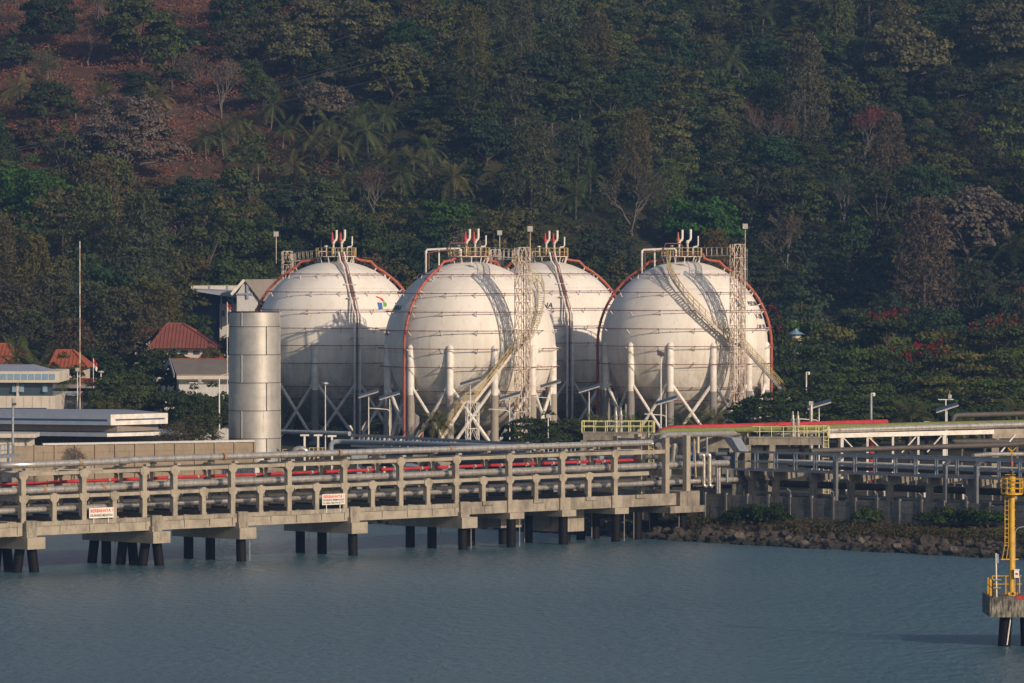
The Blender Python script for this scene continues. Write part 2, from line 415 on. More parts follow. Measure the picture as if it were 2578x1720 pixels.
def tank(key, phase, label, top_dx):
    c = TANKS[key]; C3 = V((c[0], c[1], 3.0))
    T = thing('sphere_tank', label, 'gas tank', C3)
    # shell
    mb = MB(); prof = []
    for i in range(97):
        p = math.pi * i / 96; prof.append((RS * math.sin(p), -RS * math.cos(p)))
    mb.lathe(prof, (c[0], c[1], ZC), 160); build(mb, 'shell', M['shell'], T, 'all')
    # legs
    for k in range(12):
        a = phase + k * R(30); r = 9.93
        col = MB(); p = pol(c, a, r, 0)
        col.lathe([(.0, .42), (.2, .36), (.36, .18), (.43, -.05), (.43, -5.4)], (p.x, p.y, ZC), 14)
        col.lathe([(.43, -5.4), (0, -5.4)], (p.x, p.y, ZC), 14)
        leg = build(col, 'leg', M['white'], T, True)
        s = MB(); s.lathe([(0, 9.5), (.47, 9.5), (.47, 2.9), (0, 2.9)], (p.x, p.y, 0), 14); build(s, 'fireproof_sleeve', M['fireproof_lt'] if key == 'C' else M['fireproof'], leg, True)
        s = MB(); s.box(p.x - .7, p.x + .7, p.y - .7, p.y + .7, 2.7, 3.35); build(s, 'footing', M['concrete'], leg)
        q = pol(c, a + R(30), r, 0)
        for (u, v) in ((p, q), (q, p)):
            br = MB(); br.tube([V((u.x, u.y, 10.6)).lerp(V((v.x, v.y, 3.3)), .03), V((v.x, v.y, 3.35)).lerp(V((u.x, u.y, 10.6)), .02)], .2, 8); build(br, 'brace', M['white'], T, True)
    # sprinkler rings
    gaps = {'D': [(-8, 6), (2, 13), (9, 22), None, (38, 70), None, None, None], 'C': [None, (58, 80), (62, 88), (55, 75), (20, 52), None, None, None]}.get(key, [None] * 8)
    for k, dz in enumerate((8.45, 6.3, 4.15, 2.0, -.08, -2.2, -5.0, -6.5)):
        rr = math.sqrt(RS * RS - dz * dz); ro = rr + (.68 if k < 6 else .35); z = ZC + dz
        mb = MB(); g = gaps[k]
        if g: mb.tube(arc_pts(c, ro, z, R(g[1]), R(g[0] + 360), 90), .048, 6)
        else: mb.tube(arc_pts(c, ro, z, 0, R(360), 90)[:-1], .048, 6, closed=True)
        for j in range(30):
            a = R(12 * j + 5)
            if g and g[0] - 1 < math.degrees(a) % 360 < g[1] + 1: continue
            p = pol(c, a, ro, z); mb.m = 0; mb.bar(p - V((0, 0, .07)), p + V((0, 0, .09)), .11)
            if j % 2 == 0:
                mb.m = 1; e = rr + .02; q = pol(c, a, math.sqrt(max(.1, RS * RS - (dz - .55) ** 2)), z - .55) if dz > -.5 else pol(c, a, e, z + .3)
                mb.bar(p, q, .07); mb.bar(p, pol(c, a, e, z), .05)
        build(mb, 'sprinkler_ring', [M['redline'], M['white']], T, True)
    # deluge risers that run over the shell
    risers = {'A': (-88, 92), 'B': (-100, 100), 'C': (-46, 134), 'D': (-86, 90)}[key]
    for ad in risers:
        a = R(ad); pts = [pol(c, a, 2.2, ZC + 10.9), pol(c, a, 2.35, ZC + 10.35), pol(c, a, 2.9, ZC + 10.12), pol(c, a, 4.2, ZC + 9.95)]
        for i in range(12):
            p = R(62 - i * 5.64); pts.append(pol(c, a, 10.45 * math.cos(p), ZC + 10.45 * math.sin(p)))
        pts += [pol(c, a, 10.45, ZC - 1), pol(c, a, 10.45, 3.5)]
        mb = MB(); mb.tube(pts, .165, 10)
        for i in (4, 6, 9, 12): mb.tube([pts[i].lerp(pts[i + 1], .3), pts[i].lerp(pts[i + 1], .36)], .27, 10)
        rp = build(mb, 'riser_pipe', M['orange'], T, True)
        b = MB()
        for i in (4, 6, 8, 10, 13):
            p = pts[i]; q = V((c[0], c[1], ZC)).lerp(p, .955); sgn = math.cos(a); tgt = V((math.cos(a), math.sin(a), 0)) * .45
            b.bar(p, q + tgt, .08); b.bar(p, q - tgt, .08)
        build(b, 'pipe_bracket', M['white'], rp)
    # crown platform
    z = ZC + 10.5; pr = 2.45; cx, cy = c[0] + top_dx, c[1]; cc = (cx, cy)
    mb = MB(); mb.lathe([(0, 0), (pr, 0), (pr, .1), (0, .1)], (cx, cy, z), 20); pf = build(mb, 'crown_platform', M['whitedirty'], T)
    for j in range(12):
        a = R(30 * j + 8); mb = MB(); p = pol(cc, a, pr - .1, z); q = pol(cc, a, pr - .35, 0)
        dd = math.hypot(q.x - c[0], q.y - c[1]); q.z = ZC + math.sqrt(RS * RS - dd * dd) - .05
        mb.bar(p, q, .1); build(mb, 'platform_leg', M['white'], pf)
    mb = MB(); ring = arc_pts(cc, pr, z + .1, 0, R(360), 20)
    handrail(mb, ring, V((0, 0, 0)), 1.0, .75, .035); build(mb, 'railing', M['yellow'], pf)
    mb = MB(); mb.tube(arc_pts(cc, 2.1, z + .35, 0, R(360), 24)[:-1], .06, 6, closed=True); build(mb, 'spray_header', M['redline'], pf, True)
    vents(T, c, top_dx + .25, z + .1, key)
    # filling line loop at the shoulder
    if key in 'CD':
        x0, x1 = c[0] - (8.6 * .78), c[0] - .9
        zt = ZC + 11.35; mb = MB(); dx = 5.1; zs = ZC + math.sqrt(100 - dx * dx) - .1
        mb.tube([(c[0] - dx, cy - 1, zs), (c[0] - dx, cy - 1, zt - .15), (c[0] - dx + .15, cy - 1, zt), (c[0] - 1.3, cy - 1, zt + .15), (c[0] - 1.05, cy - 1, zt), (c[0] - 1.05, cy - 1, ZC + 9.9)], .13, 10)
        mb.tube([(c[0] - 3.6, cy - 1, zt + .05), (c[0] - 3.6, cy - 1, ZC + 9.2)], .1, 8)
        build(mb, 'filling_line', M['white'], T, True)
        mb = MB(); mb.tube([(c[0] - dx + .35, cy - 1.3, zs + .5), (c[0] - dx + .35, cy - 1.3, zt - .35), (c[0] - 2.6, cy - 1.3, zt - .05), (c[0] - 2.3, cy - 1.3, zt + .75), (c[0] - .5, cy - 1.3, zt + .75), (c[0] - .2, cy - 1.3, zt + .3)], .07, 8)
        build(mb, 'water_line', M['redline'], T, True)
    # twin white downcomers with a red line between, on the rear pair
    if key in 'AB':
        a = R(15.5); pts = [(1.4, z - ZC + .55), (2.7, z - ZC + .5), (3.6, 9.9), (5.0, 9.35), (10.05, 4.2), (10.6, 3.4), (10.6, -11.2)]
        for ds, r_, mt, nm in ((-.33, .12, M['white'], 'downcomer'), (.33, .12, M['white'], 'downcomer'), (0, .1, M['redline'], 'water_line')):
            o = V((math.cos(a), math.sin(a), 0)) * ds
            mb = MB(); mb.tube([pol(c, a, r, ZC + zz) + o for r, zz in pts], r_, 8); d_ = build(mb, nm, mt, T, True)
        for dz in (7.2, 5.6, .8, -2.2, -5.8):
            mb = MB(); rr = 10.6 if dz < 3 else {7.2: 7.3, 5.6: 8.8}[dz]; p = pol(c, a, rr - .2, ZC + dz); t_ = V((math.cos(a), math.sin(a), 0)) * .75
            mb.bar(p - t_, p + t_, .13); mb.bar(p - t_, pol(c, a, math.sqrt(100 - dz * dz), ZC + dz) - t_ * .8, .08); mb.bar(p + t_, pol(c, a, math.sqrt(100 - dz * dz), ZC + dz) + t_ * .8, .08)
            build(mb, 'downcomer_bracket', M['whitedirty'], T)
    return T, c

def sphere_text(T, c, s, az0, z, size, mat, name='lettering', stretch=1.0):
    def fn(x, y):
        zz = z + y - ZC; rr = math.sqrt(RS * RS - zz * zz); return pol(c, az0 + x / rr, rr + .035, z + y)
    mb = MB(); wd = text_on(mb, s, size, fn, stretch=stretch); build(mb, name, mat, T)
def sphere_logo(T, c, az, z, k=1.0):
    def fn(x, y):
        zz = z + y - ZC; rr = math.sqrt(RS * RS - zz * zz); return pol(c, az + x / rr, rr + .05, z + y)
    for nm, mt, poly in (('red_mark', M['letter_red'], [(.35, .95), (1.35, .62), (1.75, .05), (1.25, .12), (.9, .55), (.25, .78)]),
                         ('blue_mark', M['letter_blue'], [(0, -1.2), (.85, -1.1), (1.0, -.1), (.1, -.05)]),
                         ('green_mark', M['letter_green'], [(1.15, -.75), (1.85, -.7), (2.0, -.1), (1.3, .0)])):
        mb = MB(); mb.add([fn(x * k, y * k) for x, y in poly], [tuple(range(len(poly)))]); build(mb, nm, mt, T)

LAB = {'A': 'white spherical gas tank behind the grey steel stack, coloured emblem on its right shoulder',
       'B': 'white spherical gas tank half hidden between the two front tanks, twin pipes down its face',
       'C': 'white spherical gas tank with an orange riser pipe curving down its shaded left face',
       'D': 'white spherical gas tank with a long yellow-railed stair winding down across its face'}
TK = {}
for key, ph, dx in (('A', R(-13), 0.0), ('B', R(-13), .3), ('C', R(-13), -.1), ('D', R(-11.5), -.35)):
    TK[key] = tank(key, ph, LAB[key], dx)
# writing on the shells
T, c = TK['A']; sphere_logo(T, c, R(36), 20.0, .75); sphere_text(T, c, 'PERTAMINA', R(56), 19.3, .85, M['letter'])
T, c = TK['B']; sphere_text(T, c, 'PERTAMINA', R(-26), 19.15, .9, M['letter'], stretch=1.0); sphere_logo(T, c, R(-46), 19.3, .75)
T, c = TK['C']; sphere_text(T, c, 'PERTAMINA', R(-92), 19.2, .85, M['letter']); sphere_text(T, c, 'V-1003', R(-86), 16.3, .8, M['letter'])
T, c = TK['D']; sphere_logo(T, c, R(43), 20.3, .7); sphere_text(T, c, 'PERTAMINA', R(58.5), 19.6, .72, M['letter'])
sphere_text(T, c, 'V-1001', R(62), 18.0, .95, M['letter']); sphere_text(T, c, 'CAP. 2500', R(60.5), 16.85, .72, M['letter'])

# stairs: winding flight on the shell then straight flights to the ground
def winding(T, c, pix, out=.85):
    pts = [on_sphere(c, RS + out, x, y) for x, y in pix]
    offs = []
    for p in pts:
        d = V((p.x - c[0], p.y - c[1], 0)); offs.append(d.normalized())
    return pts, offs
def z4(x, y): return (1440 + x / 3.917, 560 + y / 3.917)
def z3(x, y): return (940 + x / 4.196, 560 + y / 4.196)
def z6(x, y): return (940 + x / 4.196, 840 + y / 4.196)
def b1(x, y): return (1440 + x / 3.917, 880 + y / 3.917)
T, c = TK['D']
pts, offs = winding(T, c, [z4(955, 360), z4(948, 430), z4(965, 500), z4(1000, 575), z4(1060, 665), z4(1120, 745), z4(1200, 835), z4(1290, 925), z4(1380, 1015), z4(1480, 1105), z4(1585, 1200)])
pts[0] = V((pts[0].x, pts[0].y, 25.4)); staircase(T, pts, offs)
land = pts[-1]
q = P(1976, 991, 668.5); mid = [land, land + V((.9, -.3, 0)), q, q + V((1.3, .2, 0))]
offs = [V((.2, -.98, 0))] * 4; staircase(T, mid, offs)
mb = MB(); e = mid[-1]; lat, _ = lattice(e.x - .4, e.y, 3, e.z - .15, .9, R(10), 1.2, .08, .05); build(lat, 'stair_support', M['ladder'], T)
q2 = e + V((.3, 1.2, 0)); staircase(T, [q2, V((q2.x - 5.2, q2.y + .8, 3.2))], [V((0, 1, 0))] * 2)
T, c = TK['C']
pts, offs = winding(T, c, [z3(1500, 470), z3(1600, 500), z3(1680, 560), z3(1735, 640), z3(1770, 740), z3(1775, 850), z3(1760, 950), z3(1730, 1050), z3(1690, 1150), z3(1640, 1240), z3(1560, 1320)])
pts[0].z = 25.0; staircase(T, pts, offs)
land = V((pts[-1].x - .5, pts[-1].y - .6, pts[-1].z - .1)); l2 = P(1196, 1011, 645.5)
offs = [V((-.15, -.98, 0))] * 4
staircase(T, [pts[-1], land, l2, l2 + V((-.9, 0, 0))], offs)
lat, _ = lattice(l2.x - .3, l2.y, 3, l2.z - .15, 1.3, R(12), 1.3, .08, .05); build(lat, 'stair_support', M['white'], T)
l3 = l2 + V((-1.0, 0, 0)); staircase(T, [l3, P(1108, 1112, 645.0)], [V((-.15, -.98, 0))] * 2)

# lattice towers
def tower(label, x, y, z1, wd, rot, walk_to=None, lampdx=.9, full=True, z0=3.0):
    t = thing('lattice_tower', label, 'tower', (x, y, 3.0), 'lattice towers beside the tanks')
    mb, cs = lattice(x, y, z0, z1, wd, rot); build(mb, 'lattice_frame', M['ladder'], t)
    # caged ladder and conduits up one corner
    mb = MB(); o = V((x + wd * .55, y - wd * .2, 0))
    for d in (-.2, .2): mb.bar(o + V((d, 0, z0)), o + V((d, 0, z1 - .3)), .05)
    k = z0
    while k < z1 - .4: mb.bar(o + V((-.2, 0, k)), o + V((.2, 0, k)), .035); k += .35
    ld = build(mb, 'ladder', M['ladder'], t)
    k = z0 + 2.2; mb = MB()
    while k < z1 - .5: mb.tube([o + V((.38 * math.cos(R(a)), -.05 - .55 * max(0, math.sin(R(a))), k)) for a in range(-20, 201, 22)], .022, 4); k += 1.1
    for a in (0, 60, 120, 180): mb.bar(o + V((.38 * math.cos(R(a)), -.05 - .55 * math.sin(R(a)), z0 + 2.2)), o + V((.38 * math.cos(R(a)), -.05 - .55 * math.sin(R(a)), z1 - .5)), .03)
    build(mb, 'ladder_cage', M['ladder'], ld)
    for d, m_ in ((-.1, M['ladder']), (.15, M['redline']), (.45, M['white'])):
        if full: mb = MB(); mb.tube([(x + d, y - wd * .2, z0), (x + d, y - wd * .2, z1 - .8)], .055, 6); build(mb, 'conduit', m_, t, True)
    mb = MB(); mb.tube([(x + lampdx, y, z1 - 1.5), (x + lampdx, y, z1 + 1.9)], .05, 6); lp = build(mb, 'lamp_pole', M['ladder'], t, True)
    mb = MB(); mb.box(x + lampdx - .22, x + lampdx + .22, y - .16, y + .12, z1 + 1.9, z1 + 2.35); mb.box(x + lampdx - .3, x + lampdx + .3, y - .2, y - .16, z1 + 1.82, z1 + 2.42); build(mb, 'floodlight', M['lamp'], lp)
    if walk_to:
        a, b = V((x, y, z1 - 1.3)), V(walk_to); mb = MB(); d = (b - a); s_ = d.cross(V((0, 0, 1))).normalized() * .35
        for e in (-1, 1):
            mb.bar(a + s_ * e, b + s_ * e, .07); mb.bar(a + s_ * e + V((0, 0, 1)), b + s_ * e + V((0, 0, 1)), .05)
            n = 7
            for k in range(n): p = a.lerp(b, (k + .5) / n); mb.bar(p + s_ * e, p + s_ * e + V((0, 0, 1)), .04)
        for k in range(24): p = a.lerp(b, (k + .5) / 24); mb.bar(p - s_, p + s_, .05)
        build(mb, 'access_walkway', M['whitedirty'], t)
    return t
cC, cD, cA, cB = TANKS['C'], TANKS['D'], TANKS['A'], TANKS['B']
tower('rusty white lattice tower standing before the tank with the orange riser', XX(1315, 651), 651.2, 26.5, 1.35, R(20), (cC[0] + 2.4, cC[1] - 1.5, 25.5))
tower('white lattice tower before the tank that has the winding stair', XX(1857, 670), 670.2, 26.9, 1.35, R(20), (cD[0] + 2.0, cD[1] - 1.5, 25.5))
tower('lattice tower with only its top showing over the stack-side tank', XX(723, 700), 700, 26.1, 1.15, R(10), (cA[0] - 2.5, cA[1] + 1, 25.2), -1.35, False)
tower('lattice tower whose top peeks out behind the left front tank', XX(1246, 713), 713, 26.3, 1.15, R(10), (cB[0] - 2.5, cB[1] + 1, 25.2), .6, False)

# ------------------------------------------------------------------ ground flare stack
def stack():
    Y = 592; x = XX(641, Y); r = 2.63; zt = ZZ(786, Y)
    t = thing('steel_stack', 'tall grey riveted steel cylinder standing before the spherical tanks', 'stack', (x, Y, 3.0))
    m, n, b = nodes('stack_steel'); co = coords(n)
    f = ramp(n, noise_tex(n, co, .8, 6, .6), [(.35, (0, 0, 0)), (.7, (1, 1, 1))])
    c = mix(n, f, (.50, .475, .44), (.38, .36, .335)); c = mix(n, ramp(n, noise_tex(n, coords(n, (1, 1, .1)), 2.5, 6), [(.6, (0, 0, 0)), (.85, (1, 1, 1))]), c, (.2, .18, .16))
    n.links.new(c, b.inputs['Base Color']); b.inputs['Metallic'].default_value = .45; b.inputs['Roughness'].default_value = .46
    ys = [786, 822, 892.5, 963, 1033, 1103, 1180]; zs = [ZZ(y, Y) for y in ys]; zs[-1] = 2.8
    for i in range(6):
        rr = r + i * .012; mb = MB(); mb.lathe([(rr, zs[i + 1] + .03), (rr, zs[i] - .03)], (x, Y, 0), 64)
        mb.lathe([(rr, zs[i] - .03), (rr - .12, zs[i] - .03)], (x, Y, 0), 64)
        s = build(mb, 'shell_course', m, t, True)
        mb = MB(); mb.lathe([(rr - .05, zs[i + 1] - .03), (rr + .05, zs[i + 1] - .03), (rr + .05, zs[i + 1] + .03), (rr - .05, zs[i + 1] + .03)], (x, Y, 0), 64); build(mb, 'flange', M['steel_dark'], s)
        for a in ((R(-27) if i % 2 == 0 else R(30)), R(180)):
            mb = MB(); p = pol((x, Y), a, rr + .02, zs[i + 1]); q = pol((x, Y), a, rr + .02, zs[i]); mb.bar(p, q, .09, .05); build(mb, 'seam_strip', M['steel_dark'] if i % 2 else M['lamp'], s)
        for sg in (-1, 1):
            mb = MB(); k = zs[i + 1] + .1; p = pol((x, Y), R(89) * sg, rr, k); mb.box(p.x - .035, p.x + .035, p.y - .035, p.y + .035, zs[i + 1] + .05, zs[i] - .05)
            while k < zs[i]: p = pol((x, Y), R(89) * sg, rr, k); mb.box(p.x - .05, p.x + .05, p.y - .05, p.y + .05, k, k + .07); k += .17
            build(mb, 'rivet_row', M['lamp'], s)
    mb = MB(); mb.lathe([(r - .1, zt), (r + .06, zt), (r + .06, zt + .07), (r - .1, zt + .07)], (x, Y, 0), 64); build(mb, 'rim', M['steel_dark'], t)
    mb = MB(); mb.lathe([(r - .02, 3), (r - .02, zt)], (x, Y, 0), 48); build(mb, 'lining', M['steel_dark'], t)
stack()
# ------------------------------------------------------------------ jetty
JO = V((XX(59, 457), 457, 0)); JU = V((.698, .716, 0)); JB = V((-.716, .698, 0))
def J(t, b, z): return (JO.x + JU.x * t + JB.x * b, JO.y + JU.y * t + JB.y * b, z)
def tj(px):
    k = (px - 1289) / F; return (k * JO.y - JO.x) / (JU.x - k * JU.y)
def jz(px, py):
    Y = J(tj(px), 0, 0)[1]; return P(px, py, Y).z
DECK, MIDB, TOPB = 4.05, 6.2, 8.1
jt = thing('pipe_jetty', 'long concrete pipe rack jetty on black piles, crossing the water before the tanks', 'jetty', J(36, 2, 0))
BW = 3.4                                     # rack width
full = [0, 6.5, 13.1, 16.5, 23, 29.5, 36, 42.7, 49.5, 56.1, 62.8, 69.6]
low = [3.3, 9.8, 19.7, 26.2, 32.7, 39.3, 46.0, 52.8, 59.4, 66.2]
def corbel(t, zt, w=.48):
    return [(t - .25, zt - .76), (t + .25, zt - .76), (t + w, zt - .52), (t + w, zt - .1), (t + w - .25, zt - .1), (t + w - .25, zt), (t - w + .25, zt), (t - w + .25, zt - .1), (t - w, zt - .1), (t - w, zt - .52)]
for row, (bA, bB) in enumerate(((0, .42), (BW - .42, BW))):
    for t in full:
        mb = MB(); mb.fbox(J, t - .24, t + .24, bA, bB, DECK - .05, TOPB + .02); post = build(mb, 'post', M['concrete'], jt)
        e = .02
        mb = MB(); mb.prism(J, corbel(t, TOPB + .12), bA - e, bB + e); build(mb, 'corbel', M['concrete'], post)
        mb = MB(); mb.prism(J, corbel(t, MIDB + .12), bA - e, bB + e); build(mb, 'corbel', M['concrete'], post)
        mb = MB(); mb.fbox(J, t + .2, t + .62, bA + .02, bB - .02, TOPB + .13, TOPB + .3); build(mb, 'lug', M['concrete'], post)
    for t in low:
        mb = MB(); mb.fbox(J, t - .22, t + .22, bA, bB, DECK - .05, MIDB); post = build(mb, 'post', M['concrete'], jt)
        mb = MB(); mb.prism(J, corbel(t, MIDB + .12, .46), bA - .02, bB + .02); build(mb, 'corbel', M['concrete'], post)
    allt = sorted(full)
    for a, b in zip(allt, allt[1:]):
        for z in (TOPB, MIDB):
            mb = MB(); mb.fbox(J, a + .35, b - .35, bA + .05, bB - .05, z - .31, z - .03); build(mb, 'longitudinal_beam', M['concrete'], jt)
    for zz in (TOPB, MIDB):
        mb = MB(); mb.fbox(J, allt[-1] + .35, allt[-1] + (4.4 if zz == MIDB else 6.6), bA + .05, bB - .05, zz - .38, zz - .03); build(mb, 'longitudinal_beam', M['concrete'], jt)
mids = [(a + b) / 2 for a, b in zip(full, full[1:]) if b - a > 5]
for t in full + low:
    for z in ((TOPB, MIDB) if t in full else (MIDB,)):
        mb = MB(); mb.fbox(J, t - .2, t + .2, .42, BW - .42, z - .45, z - .06); build(mb, 'cross_beam', M['concrete'], jt)
    mb = MB(); mb.fbox(J, t - .3, t + .3, .1, BW + 3.0, DECK - .04, DECK + .35); build(mb, 'pipe_sleeper', M['deck_dark'], jt)
# tall frame at the shore end
for t, b, top in ((76.4, 0, 9.15), (79.2, 0, 9.3), (76.4, 3, 9.15), (79.2, 3, 9.3), (76.4, 6, 9.15), (79.2, 6, 9.3)):
    mb = MB(); mb.fbox(J, t - .26, t + .26, b, b + .5, DECK - .05, top); build(mb, 'post', M['concrete'], jt)
for z in (9.0, 6.2):
    for t in (76.4, 79.2):
        mb = MB(); mb.fbox(J, t - .2, t + .2, .5, 6, z - .5, z); build(mb, 'cross_beam', M['concrete_dirty'], jt)
# piled caps
caps = [(2.0, 1.7, 8.8, 2.05, 2.85, 1.1), (15.0, 1.7, 8.8, 2.05, 2.85, 1.1), (24.2, 1.7, 8.6, 2.05, 2.85, 1.0), (37.2, 1.7, 8.6, 2.05, 2.85, 1.0), (50.5, 1.6, 8.6, 2.0, 2.85, 1.0)]
caps = [(0.7, 1.9, 8.8), (14.3, 1.9, 8.8), (24.0, 1.9, 8.4), (37.0, 1.9, 8.4), (50.3, 1.9, 8.4)]
def raker(mb, t, b, dt, db, zt=2.2):
    mb.tube([J(t, b, zt), J(t + dt, b + db, -3.5)], .41, 16)
def pile(t, b, dt=0, db=0, zt=2.2, rod=0):
    mb = MB(); raker(mb, t, b, dt, db, zt); p = build(mb, 'pile', M['black'], jt, True)
    if rod: mb = MB(); x = J(t + .45 * rod, b - .3, 0); mb.tube([(x[0] + .22 * rod, x[1] - .2, zt), (x[0] + .22 * rod, x[1] - .2, .05)], .03, 5); build(mb, 'anode_cable', M['lamp'], p)
for i, (t, w_, L) in enumerate(caps):
    zb, zt = 1.9, 2.85
    mb = MB(); mb.fbox(J, t - w_ / 2, t + w_ / 2, -.75, L - .75, zb, zt); cp = build(mb, 'pile_cap', M['concrete'], jt)
    mb = MB(); mb.fbox(J, t - .65, t + .45, -.28, .5, zt, DECK + .12); build(mb, 'bearing_block', M['concrete_dirty'], cp)
    mb = MB(); mb.fbox(J, t - .8, t - .68, -.5, .0, zt, zt + .45); build(mb, 'restrainer', M['concrete'], cp)
    if i < 2:
        pile(t + .25, .2, .7, -.2); pile(t - .45, .7, -.6, .5); pile(t - .35, 3.6, -.5, .3); pile(t + .3, 3.3, .4, -.3); pile(t - .1, 6.0, 0, 0, rod=1); pile(t - .2, 7.3, -.6, .3)
    else:
        pile(t, .15, rod=1 if i % 2 == 0 else 0, db=-.15); pile(t, 3.9, rod=1); pile(t, 6.6, rod=1 if i % 2 else 0)
# shore-side bents
for i, t in enumerate((56.4, 63.0, 69.8)):
    mb = MB(); mb.fbox(J, t - .9, t + .9, -.55, 8.0, 2.5, 3.05); build(mb, 'pile_cap', M['concrete'], jt)
    pile(t - .1, .1, rod=1 if i != 1 else 0, zt=2.6); pile(t + (.3 if i else -.4), 4.8, rod=-1 if i == 1 else 0, zt=2.6)
mb = MB(); mb.fbox(J, 76, 80.6, -.7, 8, 2.35, 2.95); build(mb, 'pile_cap', M['concrete_dirty'], jt)
mb = MB(); mb.fbox(J, 77.6, 80.2, -.45, 7.4, 2.95, DECK + .2); build(mb, 'end_block', M['concrete_dirty'], jt)
for t, b in ((78.8, .4), (74, 1.5), (78.8, 4), (72.2, 5)): pile(t, b, rod=-1, zt=2.5)
for t, b, l, zb in ((59.5, 3.2, 3.4, 1.5), (66.5, 2.2, 4.6, .95)):
    mb = MB(); mb.fbox(J, t - 1.3, t + 1.3, b, b + l, zb, 3.0); build(mb, 'thrust_block', M['concrete_dirty'], jt)
    pile(t, b + 1, zt=zb + .1)
# deck girders
joints = [-2.2, 14.35, 24.0, 37.0, 50.3]
for a, b in zip([-12] + [.9, 14.9, 24.6, 37.6], [-.2, 13.7, 23.4, 36.4, 49.7]):
    for k, bb in enumerate((.02, 2.9)):
        mb = MB(); mb.fbox(J, a, b, bb, bb + .5, 2.95, DECK); g = build(mb, 'deck_girder', M['concrete'], jt)
        if k == 0:
            mb = MB(); mb.fbox(J, a, b, bb - .09, bb, DECK - .35, DECK + .0); build(mb, 'girder_lip', M['concrete_dirty'], g)
            n = max(1, round((b - a) / 3.3)); s_ = (b - a) / n
            for q in range(n + 1):
                tq = min(max(a + q * s_, a + .25), b - .25); mb = MB(); mb.fbox(J, tq - .25, tq + .25, bb - .085, bb, 2.97, DECK - .36); build(mb, 'girder_rib', M['concrete'], g)
            mb = MB(); mb.fbox(J, a, b, bb - .08, bb, 2.96, 3.06); build(mb, 'girder_flange', M['concrete'], g)
mb = MB(); mb.fbox(J, 50.9, 77.5, -.06, .5, 3.05, DECK + .05); g = build(mb, 'deck_girder', M['concrete_dirty'], jt)
for t in (53.2, 59.6, 66.3, 72.8): mb = MB(); mb.fbox(J, t - .7, t + .7, -.2, -.06, DECK - .25, DECK + .08); build(mb, 'girder_lip', M['concrete_dirty'], g)
for t in (56.3, 62.9, 69.6): mb = MB(); mb.fbox(J, t - .7, t + .6, -.24, -.06, 3.06, DECK + .1); build(mb, 'girder_rib', M['concrete'], g)
mb = MB(); mb.fbox(J, 50.9, 77.5, 5.5, 6, 3.05, DECK + .05); build(mb, 'deck_girder', M['concrete_dirty'], jt)
# deck slab with its far walkway
mb = MB(); mb.fbox(J, -12, 77.5, .55, 2.85, DECK - .5, DECK - .2); build(mb, 'deck_slab', M['deck_dark'], jt)
mb = MB(); mb.fbox(J, -12, 77.5, 3.45, 6.8, DECK - .35, DECK - .1); wk = build(mb, 'walkway_slab', M['deck_dark'], jt)
mb = MB(); ln = [J(t, 6.7, DECK - .1) for t in np.arange(-12, 76, 3.0)]; handrail(mb, [V(p) for p in ln], V((0, 0, 0)), 1.15, 3.0, .03); build(mb, 'walkway_railing', M['galv'], wk)
# left end: rack returns away from the camera
for z in (TOPB, MIDB, DECK + .25):
    mb = MB(); mb.fbox(J, -.18, .2, BW, BW + 7, z - .5, z - .05); build(mb, 'cross_beam', M['concrete'], jt)
mb = MB(); mb.fbox(J, -1.2, .7, .6, 10, 2.86, DECK + .05); build(mb, 'end_block', M['concrete'], jt)

# pipes on the jetty: each one its own thing
def pipe(label, pts, r, mat, name='pipe', n=14, bands=None, group=None, bandmat=None, cat='pipe'):
    pts = [V(p) for p in pts]; o0 = pts[0]
    mb = MB(); mb.tube(pts, r, n)
    t = thing(name, label, cat, (pts[0].x, pts[0].y, pts[0].z), group); build(mb, 'pipe_run', mat, t, True)
    if bands:
        for (a, b) in bands:
            mb = MB(); a, b = V(a), V(b); mb.tube([a, b], r + .04, n); build(mb, 'clamp', bandmat or M['rust'], t, True)
    return t
def bend(pts, rad=.8, k=5):
    """round the corners of a polyline"""
    pts = [V(p) for p in pts]; out = [pts[0]]
    for a, b, c in zip(pts, pts[1:], pts[2:]):
        u, v = (a - b), (c - b); r = min(rad, u.length * .48, v.length * .48); p, q = b + u.normalized() * r, b + v.normalized() * r
        for i in range(k + 1): s = i / k; out.append(p * (1 - s) ** 2 + b * 2 * s * (1 - s) + q * s * s)
    out.append(pts[-1]); return out
zt = TOPB + .62; zm = MIDB + .38; zl = DECK + .95
cl = lambda t, b, z: (J(t, b, z), J(t + .28, b, z))
pipe('silver insulated pipe running along the top of the jetty rack to the shore',
     bend([J(11.2, 1.5, zt), J(12.4, 1.9, zt), J(40, 1.5, zt), J(74.6, .6, zt), J(74.9, .6, zt + .02)], .6), .27, M['jacket'], 'insulated_pipe', bands=[cl(23.3 + 13.2 * i, 1.6 - i * .2, zt) for i in range(4)])
pipe('short silver insulated pipe on top of the rack at its seaward end',
     bend([J(-2.5, 7, zt), J(-1.6, 2.6, zt - .1), J(.5, .6, zt - .05), J(10.4, .35, zt), J(12.2, .6, zt), J(12.4, 1.9, zt)], 1.4), .27, M['jacket'], 'insulated_pipe', bands=[cl(6.2, .45, zt)])
pipe('thick silver insulated pipe on the middle tier of the jetty rack', bend([J(11.0, 1.6, zm), J(12.2, 2.2, zm), J(30, 1.7, zm), J(73, 1.4, zm), J(86, 1.4, zm)], .6), .29, M['jacket'], 'insulated_pipe', bands=[cl(69.9, 1.45, zm)])
pipe('short thick silver pipe on the middle tier at the seaward end, with rusty clamps',
     bend([J(-8, 1.0, zm), J(.4, .75, zm), J(10.2, .75, zm), J(12, 1.0, zm), J(12.2, 2.2, zm)], 1.2), .29, M['jacket'], 'insulated_pipe', bands=[cl(2.6, .75, zm), cl(9.0, .75, zm)])
